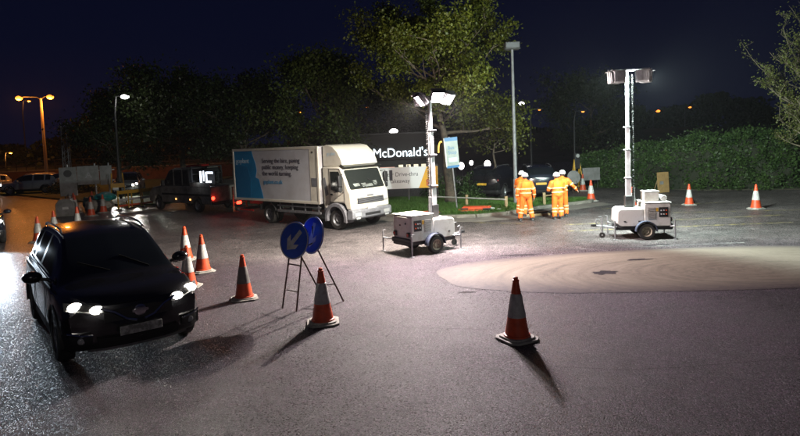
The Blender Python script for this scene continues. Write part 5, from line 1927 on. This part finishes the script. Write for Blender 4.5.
# timber knee rail on the verge
kr = thing('knee_rail', 'low timber knee rail on the grass behind the stop flag', 'rail', (0, 0, 0.1))
pts = [(1.7, 26.9), (3.1, 25.7), (4.38, 24.6)]
for x, y in ((4.40, 24.55), (2.9, 25.85), (1.5, 27.05)):
    MB().box((x, y, .24), (.12, .12, .56)).build('post', M['wood'], kr, bevel=.012)
MB().tube([(1.5, 27.0, .38), (4.4, 24.5, .38)], .035, 8).build('rail', mat('pale_rail', (.36, .36, .33), .5, col2=(.24, .24, .22), scale=5), kr)
kr2 = thing('knee_rail', 'short timber post and rail on the grass between the workers', 'rail', (0, 0, 0.1))
for x, y in ((6.2, 25.4), (7.2, 26.0)):
    MB().box((x, y, .24), (.12, .12, .56)).build('post', M['wood'], kr2, bevel=.012)
MB().tube([(6.2, 25.4, .38), (7.2, 26.0, .38)], .035, 8).build('rail', M['wood'], kr2)


# collapsed red barriers on the grass
def flat_barrier(label, loc, rz, m):
    b = thing('plastic_barrier', label, 'barrier', loc, rz, 'red plastic barriers lying on the grass')
    f = MB()
    for y in (-.26, .26):
        f.box((0, y, .04), (1.15, .09, .07))
    for x in (-.53, -.27, 0, .27, .53):
        f.box((x, 0, .04), (.07, .46, .06))
    f.build('frame', m, b, bevel=.015)
    MB().box((0, 0, .075), (.95, .2, .02)).build('reflective_board', M['cone_orange'], b, bevel=.005)
    for x in (-.45, .45):
        MB().box((x, -.36, .03), (.3, .14, .05)).build('foot', M['black_plastic'], b, bevel=.01)
    return b


b1 = flat_barrier('red plastic barrier lying flat on the grass right of the stop flag', (2.95, 23.95, 0.12), R(8), M['barrier_red'])
dup(b1, (3.1, 24.12, 0.20), R(-14), 'red plastic barrier lying on top of the other flat one')
dup(b1, (0.95, 23.75, 0.12), R(5), 'red plastic barrier lying behind the hood of the cream trailer')


def crumpled(label, loc, seed, m, s=.3, name='litter_bag', cat='litter', flat=.35):
    rr = random.Random(seed)
    mb = MB()
    mb.sphere((0, 0, 0), 1.0, 14, 9)
    vs = []
    for v in mb.v:
        k = 1 + .35 * mnoise.noise(Vector(v) * 2.2 + Vector((seed, 0, 0))) + .15 * mnoise.noise(Vector(v) * 5)
        vs.append((v[0] * k * s, v[1] * k * s * .8, max(-.02, (v[2] * k * .8 + .6) * s * flat)))
    mb.v = vs
    o = mb.build(name, m, None)
    o.location = loc
    o.rotation_euler = (0, 0, rr.uniform(0, 6))
    tag(o, label, cat)
    return o


crumpled('crumpled white plastic on the grass right of the red barriers', (3.72, 24.2, .12), 3, M['sign_white'], .2, 'plastic_sheet')
crumpled('small white scrap of plastic on the grass nearest the timber post', (4.02, 24.0, .12), 5, M['sign_white'], .13, 'plastic_sheet')

# temporary signal, round sign and grey board in the far road
ts = thing('temporary_signal', 'temporary traffic signal on a yellow frame beyond the workers', 'traffic signal', (9.75, 32.4, 0), R(10))
fr = MB()
for x, y in ((-.25, -.3), (.25, -.3), (-.25, .3), (.25, .3)):
    fr.tube([(x, y, 0), (x * .55, 0, 1.7)], .03, 6)
fr.tube([(-.25, -.3, .25), (.25, -.3, .25)], .025, 6).tube([(-.18, 0, 1.3), (.18, 0, 1.3)], .025, 6)
fr.build('frame', M['barrier_yellow'], ts)
sh = MB().box((0, 0, 1.62), (.30, .2, .85)).build('signal_head', M['black_plastic'], ts, bevel=.02)
for k, z in enumerate((1.9, 1.62, 1.34)):
    MB().cyl((0, -.10, z), (0, -.14, z), .1, n=16).build('lens', M['black_plastic'] if k else M['lens_off'], sh)
rs = thing('round_sign', 'round grey back of a road sign left of the temporary signal', 'road sign', (9.15, 31.0, 0), R(8))
MB().lathe([(.001, 0), (.36, 0), (.36, .02), (.001, .02)], 32, Matrix.Translation((0, 0, .82)) @ Matrix.Rotation(R(80), 4, 'X')).build('plate', M['sign_back'], rs, angle=30)
for a, b in (((-.25, .2, 0), (-.1, 0, .7)), ((.25, .2, 0), (.1, 0, .7)), ((-.2, -.35, 0), (-.1, 0, .7)), ((.2, -.35, 0), (.1, 0, .7))):
    MB().tube([a, b], .02, 6).build('leg', M['rust_steel'], rs)
gb = thing('board_sign', 'grey rectangular sign board right of the temporary signal', 'road sign', (10.6, 32.6, 0), R(12))
MB().box((0, 0, .85), (1.05, .04, .7)).build('plate', M['sign_back'], gb, bevel=.01)
for a, b in (((-.4, .05, 0), (-.4, .02, 1.1)), ((.4, .05, 0), (.4, .02, 1.1)), ((-.4, .5, 0), (-.4, .04, .9)), ((.4, .5, 0), (.4, .04, .9))):
    MB().tube([a, b], .022, 6).build('leg', M['dark_steel'], gb)
# low timber fence at the far end of the hedge
lf = thing('timber_fence', 'low timber fence at the far left end of the hedge', 'fence', (11.6, 34.0, 0), R(-12))
for k in range(4):
    MB().box((-1.3 + k * .9, 0, .45), (.1, .1, .9)).build('post', M['wood'], lf, bevel=.01)
for z in (.35, .7):
    MB().box((.05, -.06, z), (2.9, .03, .12)).build('rail', M['wood'], lf, bevel=.006)

# plywood board with a small notice
pb = thing('plywood_board', 'upright brown plywood board in front of the hedge', 'board', (13.1, 29.3, 0), R(14))
sb = MB().box((0, 0, .52), (.66, .03, 1.02), Matrix.Rotation(R(-4), 3, 'X')).build('sheet', M['ply'], pb, bevel=.004)
MB().box((-.1, -.025, .50), (.2, .01, .16)).build('notice', M['sign_back'], sb)
for x in (-.25, .25):
    MB().tube([(x, .4, 0), (x, .02, .8)], .025, 6).build('prop', M['wood'], pb)


# ---------------- lamps in the distance
def street_lamp(label, loc, h, head, power=0, arm=1.2, group='distant orange street lamps', kind='sodium', yaw=0.0, size=.30):
    t = thing('street_lamp', label, 'street lamp', loc, yaw, group)
    MB().tube([(0, 0, -.2), (0, 0, h * .85), (arm * .25, 0, h + .02), (arm, 0, h + .05)], [.09, .06, .045, .035], 8).build('column', M['dark_steel'], t)
    hd = MB().box((arm + .15, 0, h + .06), (.6, .22, .12)).build('lamp_head', M['dark_steel'], t, bevel=.03)
    MB().sphere((arm + .18, 0, h - .02), (size, size * .7, size * .55), 12, 8).build('bulb', M['e_sodium'] if kind == 'sodium' else M['e_white_lamp'], hd)
    if power:
        point_light('lamp_light', (arm + .18, 0, h - .35), power, (1.0, .36, .07) if kind == 'sodium' else (1, .96, .9), t, .2)
    return t


# double armed lamp by the far left road
dl = thing('street_lamp', 'two armed orange street lamp on a tall column by the far left road', 'street lamp', (-30.9, 51.7, 0), R(0))
MB().tube([(0, 0, -.2), (0, 0, 8.0)], [.16, .09], 10).build('column', mat('lamp_column_concrete', (.3, .25, .2), .8), dl)
for s, L in ((-1, 1.75), (1, .72)):
    a = MB().tube([(0, 0, 7.9), (s * .3, 0, 8.12), (s * L, 0, 8.2)], .045, 8).build('arm', M['dark_steel'], dl)
    hd = MB().box((s * (L + .12), 0, 8.2), (.55, .24, .14)).build('lamp_head', M['dark_steel'], dl, bevel=.03)
    MB().sphere((s * (L + .12), -.02, 8.08), (.30, .24, .2), 12, 8).build('bulb', M['e_sodium'], hd)
    point_light('lamp_light', (s * (L + .12), -.2, 7.6), 800, (1.0, .30, .035), dl, .25)

street_lamp('orange street lamp glowing just right of the leftmost high lamp', (-50.4, 80, 0), 10.4, None, 250, .8, size=0.221)
street_lamp('low orange lamp at the far left edge above the road', (-46.6, 70, 0), 3.5, None, 300, .5, size=0.195)
street_lamp('faint orange lamp above the works van between dark trees', (-27.0, 70, 0), 7.65, None, 160, .4, size=0.156)
street_lamp('orange lamp above the blue end of the truck', (-17.8, 70, 0), 8.6, None, 180, .4, size=0.169)
street_lamp('orange lamp above the middle of the truck box', (-12.1, 70, 0), 6.95, None, 150, .4, size=0.195)
street_lamp('small orange lamp seen through the lit tree left of the mast', (-4.1, 70, 0), 7.2, None, 0, .4, size=0.130)
street_lamp('orange lamp on the skyline right of the tall column', (10.1, 45, 0), 5.04, None, 0, .5, size=0.098)
street_lamp('second orange lamp on the skyline right of the tall column', (13.4, 45, 0), 4.78, None, 0, .5, size=0.124)
street_lamp('orange lamp on the skyline just right of the floodlight mast', (34.5, 80, 0), 5.75, None, 0, .5, size=0.299)
street_lamp('orange lamp on the skyline above the middle of the hedge', (38.8, 80, 0), 6.1, None, 0, .5, size=0.221)
street_lamp('orange lamp shining through the sparse tree at the right edge', (39.0, 60, 0), 5.2, None, 0, .4, size=0.182)
street_lamp('white street lamp in the dark sky right of the tall column', (12.0, 60, 0), 6.4, None, 0, .4, 'distant white lamps', 'white', size=.30)
street_lamp('large white lamp just above the restaurant fascia', (-.9, 50, 0), 3.95, None, 60, .35, 'distant white lamps', 'white', size=.36)
street_lamp('tiny white lamp above the right end of the restaurant fascia', (1.2, 70, 0), 3.95, None, 0, .3, 'distant white lamps', 'white', size=.10)
wl = street_lamp('white floodlight shining through the top of the left tree', (-17.2, 36.2, 0), 6.45, None, 70, .5, 'distant white lamps', 'white', size=.26)


def bollard(label, loc, h, r):
    t = thing('globe_lamp', label, 'lamp post', loc, 0, 'globe lamps of the car park')
    MB().cyl((0, 0, 0), (0, 0, h - r), .045, n=8).build('post', M['dark_steel'], t)
    MB().sphere((0, 0, h), (r, r, r * 1.25), 12, 8).build('globe', M['e_white_lamp'], t)


bollard('white globe lamp directly left of the stop flag pole', (3.62, 45, 0), .95, .30)
bollard('white globe lamp just right of the stop flag pole', (4.72, 45, 0), 1.0, .22)
bollard('smallest globe lamp, between its two neighbours right of the stop flag', (6.1, 50, 0), 1.0, .16)
bollard('white globe lamp on a visible post right of the small young tree', (6.72, 45, 0), 1.05, .24)
bp = thing('brick_pier', 'orange lit brick pier in the dark car park behind the verge', 'pier', (5.4, 38.5, 0))
MB().box((0, 0, .55), (.95, .5, 1.1)).build('shaft', M['brick'], bp, bevel=.02)
MB().box((0, 0, 1.13), (1.05, .6, .09)).build('coping', M['kerb'], bp, bevel=.015)


# ================================================================== RESTAURANT
rst = thing('restaurant', 'dark fast food restaurant with a glowing white name on its fascia', 'building', (0, 40.5, 0))
MB().box((-2.6, 3, 1.35), (13, 6, 2.7)).build('wall', M['building_dark'], rst)
fa = MB().box((-1.9, -.1, 2.68), (8.6, .5, 1.75)).build('fascia', M['building_dark'], rst, bevel=.03)
MB().box((-1.9, -.2, 3.60), (8.9, .7, .12)).build('roof_edge', M['dark_steel'], rst, bevel=.02)
text('name_lettering', "McDonald's", .86, M['e_sign_text'], fa, (-1.78, -.40, 2.02), (R(90), R(-2.2 * 0), 0), thick=.03, sx=.92)
for k in range(5):
    w = MB().box((.1 + k * .52, -.06, 1.28), (.30, .04, .34)).build('window', M['e_window'], rst)
MB().box((-.85, -.06, 1.20), (1.05, .04, .24)).build('lit_counter', M['e_window_red'], rst)
MB().box((-3.2, -.06, 1.0), (3.2, .04, 1.2)).build('glazing', M['glass'], rst)


def arches(parent, c, s, m, name='arches'):
    mb = MB()
    for sx in (-1, 1):
        pts = []
        for i in range(17):
            a = PI * i / 16
            pts.append((c[0] + sx * s * .25 + s * .25 * math.cos(a), c[1], c[2] + (s * .95 * math.sin(a) ** .75)))
        mb.tube(pts, s * .065, 6)
    return mb.build(name, m, parent)


tot = thing('totem_sign', 'small glowing yellow sign above the box of the truck', 'sign', (-6.2, 43, 0))
MB().cyl((-.05, 0, 0), (-.05, 0, 2.7), .08).build('pole', M['dark_steel'], tot)
pn_ = MB().box((-.05, 0, 3.12), (.62, .12, .80)).build('panel', M['e_panel'], tot, bevel=.02)
arches(pn_, (-.05, -.08, 2.85), .5, M['e_white_lamp'])
MB().box((.42, 0, 3.12), (.14, .1, .7)).build('side_panel', M['e_arch'], tot)
tot2 = thing('totem_sign', 'small yellow arches sign half behind the stop flag', 'sign', (3.1, 40.2, 0))
MB().cyl((0, .1, 0), (0, .1, 2.3), .06).build('pole', M['dark_steel'], tot2)
arches(tot2, (0, 0, 2.18), .8, M['e_arch'])

# banner on two posts on the verge
bn = thing('banner', 'white banner with a yellow end advertising the drive-thru', 'banner', (0.42, 29.0, 0.0), R(-1))
for x in (-1.42, 0, 1.42):
    MB().box((x, .05, .95), (.07, .07, 1.9)).build('post', M['dark_steel'], bn)
sh_ = MB().box((0, 0, 1.27), (2.9, .03, 1.06)).build('sheet', M['banner_white'], bn, bevel=.004)
MB().prism([(.50, .745), (1.445, .745), (1.445, 1.795), (.92, 1.795)], lambda a, b, d: (a, d, b), -.022, -.017).build('yellow_end', M['banner_yellow'], sh_)
MB().box((1.02, -.026, 1.0), (.30, .006, .30)).build('red_square', M['banner_red'], sh_)
arches(sh_, (1.02, -.03, .90), .2, M['banner_yellow'])
text('banner_lettering', 'Enter Drive-thru\nfor takeaway', .285, M['print_dark'], sh_, (-1.3, -.019, 1.36), (R(90), 0, 0), thick=.002, line=1.15, sx=.92)
MB().box((-.86, -.02, 1.42), (.16, .004, .5)).build('print_figure', M['print_dark'], sh_)

# ================================================================== LEFT BACKGROUND CLUTTER
sg = thing('direction_sign', 'large grey backed sign board on posts behind the cones', 'road sign', (-17.7, 33.2, 0), R(26))
MB().box((-.85, 0, 1.55), (.85, .05, 1.6)).build('left_panel', M['sign_back'], sg, bevel=.01)
MB().box((.15, .03, 1.85), (1.1, .05, 1.05)).build('middle_panel', M['sign_back'], sg, bevel=.01)
MB().box((1.05, 0, 1.8), (.62, .05, 1.1)).build('right_panel', M['sign_back'], sg, bevel=.01)
for x in (-.85, .5, 1.2):
    MB().cyl((x, .08, 0), (x, .08, 2.5), .05).build('post', M['steel'], sg)
for z in (1.5, 2.1):
    MB().box((.2, .045, z), (2.6, .03, .06)).build('rail', M['steel'], sg)
MB().lathe([(.001, 0), (.2, 0), (.2, .02), (.001, .02)], 24, Matrix.Translation((-.85, -.03, 2.0)) @ Matrix.Rotation(R(90), 4, 'X')).build('round_mark', M['dark_steel'], sg)
text('panel_lettering', 'A', .5, M['steel'], sg, (.0, -.01, 1.7), (R(90), 0, 0), thick=.002)
lc = thing('lattice_column', 'slim lattice column left of the sign board', 'column', (-22.6, 40.2, 0), R(10))
for x, y in ((-.2, -.2), (.2, -.2), (.2, .2), (-.2, .2)):
    MB().tube([(x, y, 0), (x * .8, y * .8, 5.2)], .035, 6).build('chord', M['steel'], lc)
la = MB()
for k in range(12):
    z = .2 + k * .41
    la.tube([(-.2, -.2, z), (.2, -.2, z + .4)], .02, 4).tube([(-.2, .2, z), (.2, .2, z + .4)], .02, 4).tube([(-.2, -.2, z + .4), (-.2, .2, z)], .02, 4)
la.build('lacing', M['steel'], lc)

cb = thing('roadside_cabinet', 'squat grey cabinet with a sloping top left of the cones', 'cabinet', (-16.75, 29.4, 0), R(22))
MB().prism([(-.42, 0), (.42, 0), (.42, .62), (.24, .86), (-.24, .86), (-.42, .62)], lambda a, b, d: (a, d, b), -.3, .3).build('case', M['cabinet'], cb, bevel=.02)
MB().box((0, -.308, .36), (.62, .012, .5)).build('door', M['sign_back'], cb, bevel=.006)
MB().box((.02, -.318, .42), (.26, .006, .12)).build('notice', M['sign_white'], cb)

bs = crumpled('bright teal sheeting bundled over a heap between the cones', (-15.65, 31.2, .55), 8, M['teal'], .62, 'teal_sheet', 'sheet', .5)
hp = crumpled('pale heap of rubble bags under the teal sheeting', (-15.9, 31.0, 0.02), 12, mat('pale_bag', (.38, .36, .30), .8, col2=(.2, .19, .16), scale=4), .75, 'rubble_heap', 'heap', .62)
gs_ = crumpled('dull green sheet bundle left of the bright teal one', (-16.75, 31.8, .02), 15, mat('green_sheet', (.10, .17, .13), .6), .5, 'green_sheet', 'sheet', 1.1)


def road_barrier(label, loc, rz):
    b = thing('road_barrier', label, 'barrier', loc, rz, 'yellow barriers by the left verge')
    for x in (-.42, .42):
        MB().box((x, 0, .52), (.06, .05, 1.04)).build('upright', M['barrier_yellow'], b, bevel=.008)
        MB().box((x, 0, .03), (.08, .5, .05)).build('foot', M['black_plastic'], b, bevel=.008)
    MB().box((0, -.01, .92), (.92, .04, .18)).build('top_board', M['barrier_yellow'], b, bevel=.008)
    MB().box((0, -.01, .52), (.80, .03, .12)).build('middle_board', M['sign_white'], b, bevel=.006)
    MB().box((0, -.01, .20), (.80, .03, .10)).build('tapping_board', M['barrier_red'], b, bevel=.006)
    return b


rb1 = road_barrier('yellow road barrier just right of the teal sheeting', (-14.9, 31.8, 0), R(62))
dup(rb1, (-14.55, 32.3, 0), R(55), 'middle one of the yellow road barriers left of the van')
dup(rb1, (-14.2, 32.9, 0), R(70), 'yellow road barrier nearest to the grass left of the van')
pd = thing('pedestrian_barrier', 'tall yellow framed barrier leaning right of the sign board', 'barrier', (-16.0, 33.4, 0), R(30))
for x in (-.4, .4):
    MB().tube([(x, 0, 0), (x * .7, .1, 1.9)], .03, 6).build('leg', M['barrier_yellow'], pd)
MB().box((0, .05, 1.2), (.72, .03, .25)).build('board', M['barrier_yellow'], pd)

# orange lit wall with railings along the far bank
wl_ = thing('parapet_wall', 'long low brick wall lit orange behind the dark left trees', 'wall', (-26, 63, 0), R(2))
MB().box((0, 0, .7), (60, .4, 1.4)).build('wall', M['brick'], wl_)
MB().box((0, 0, 1.44), (60, .55, .1)).build('coping', M['kerb'], wl_)
rp_ = MB()
for k in range(60):
    rp_.box((-29.5 + k, 0, 2.0), (.06, .06, 1.05))
for z in (1.9, 2.5):
    rp_.box((0, 0, z), (60, .05, .07))
rp_.build('railing', M['dark_steel'], wl_)

# assumed, unseen lamp added behind the camera to front-light cones and signs
assumed_lamp = thing('street_lamp', 'assumed unseen lamp added behind the camera to light the cone fronts', 'street lamp', (2.5, -9.5, 0), R(90))
MB().tube([(0, 0, 0), (0, 0, 7.2), (.3, 0, 7.9), (1.4, 0, 8.1)], [.1, .075, .05, .04], 10).build('column', M['steel'], assumed_lamp)
assumed_lamp_head = MB().box((1.6, 0, 8.12), (.7, .26, .13)).build('lamp_head', M['trailer_grey'], assumed_lamp, bevel=.03)
MB().box((1.6, 0, 8.045), (.5, .2, .02)).build('lens', M['e_white_lamp'], assumed_lamp_head)
point_light('lamp_light', (1.6, 0, 7.9), 560, (1.0, .93, .88), assumed_lamp, .15)  # fill light of the assumed lamp, brightens sides facing the camera

#HAZE: air volume added to imitate lens bloom round the lamps
hz = MB().box((0, 170, 5.4), (620, 500, 13.0)).build('bloom_haze', bpy.data.materials.new('bloom_air'))
hm_ = hz.data.materials[0]
hm_.use_nodes = True
nt_ = hm_.node_tree
nt_.nodes.remove(nt_.nodes['Principled BSDF'])
pv = nt_.nodes.new('ShaderNodeVolumePrincipled')
pv.inputs['Color'].default_value = (0.9, 0.92, 1.0, 1)
pv.inputs['Density'].default_value = 0.00022
pv.inputs['Anisotropy'].default_value = 0.0
nt_.links.new(pv.outputs[0], nt_.nodes['Material Output'].inputs['Volume'])
hz['kind'] = 'stuff'
tag(hz, 'thin air volume added over the whole junction to imitate bloom round the lamps', 'bloom_haze')
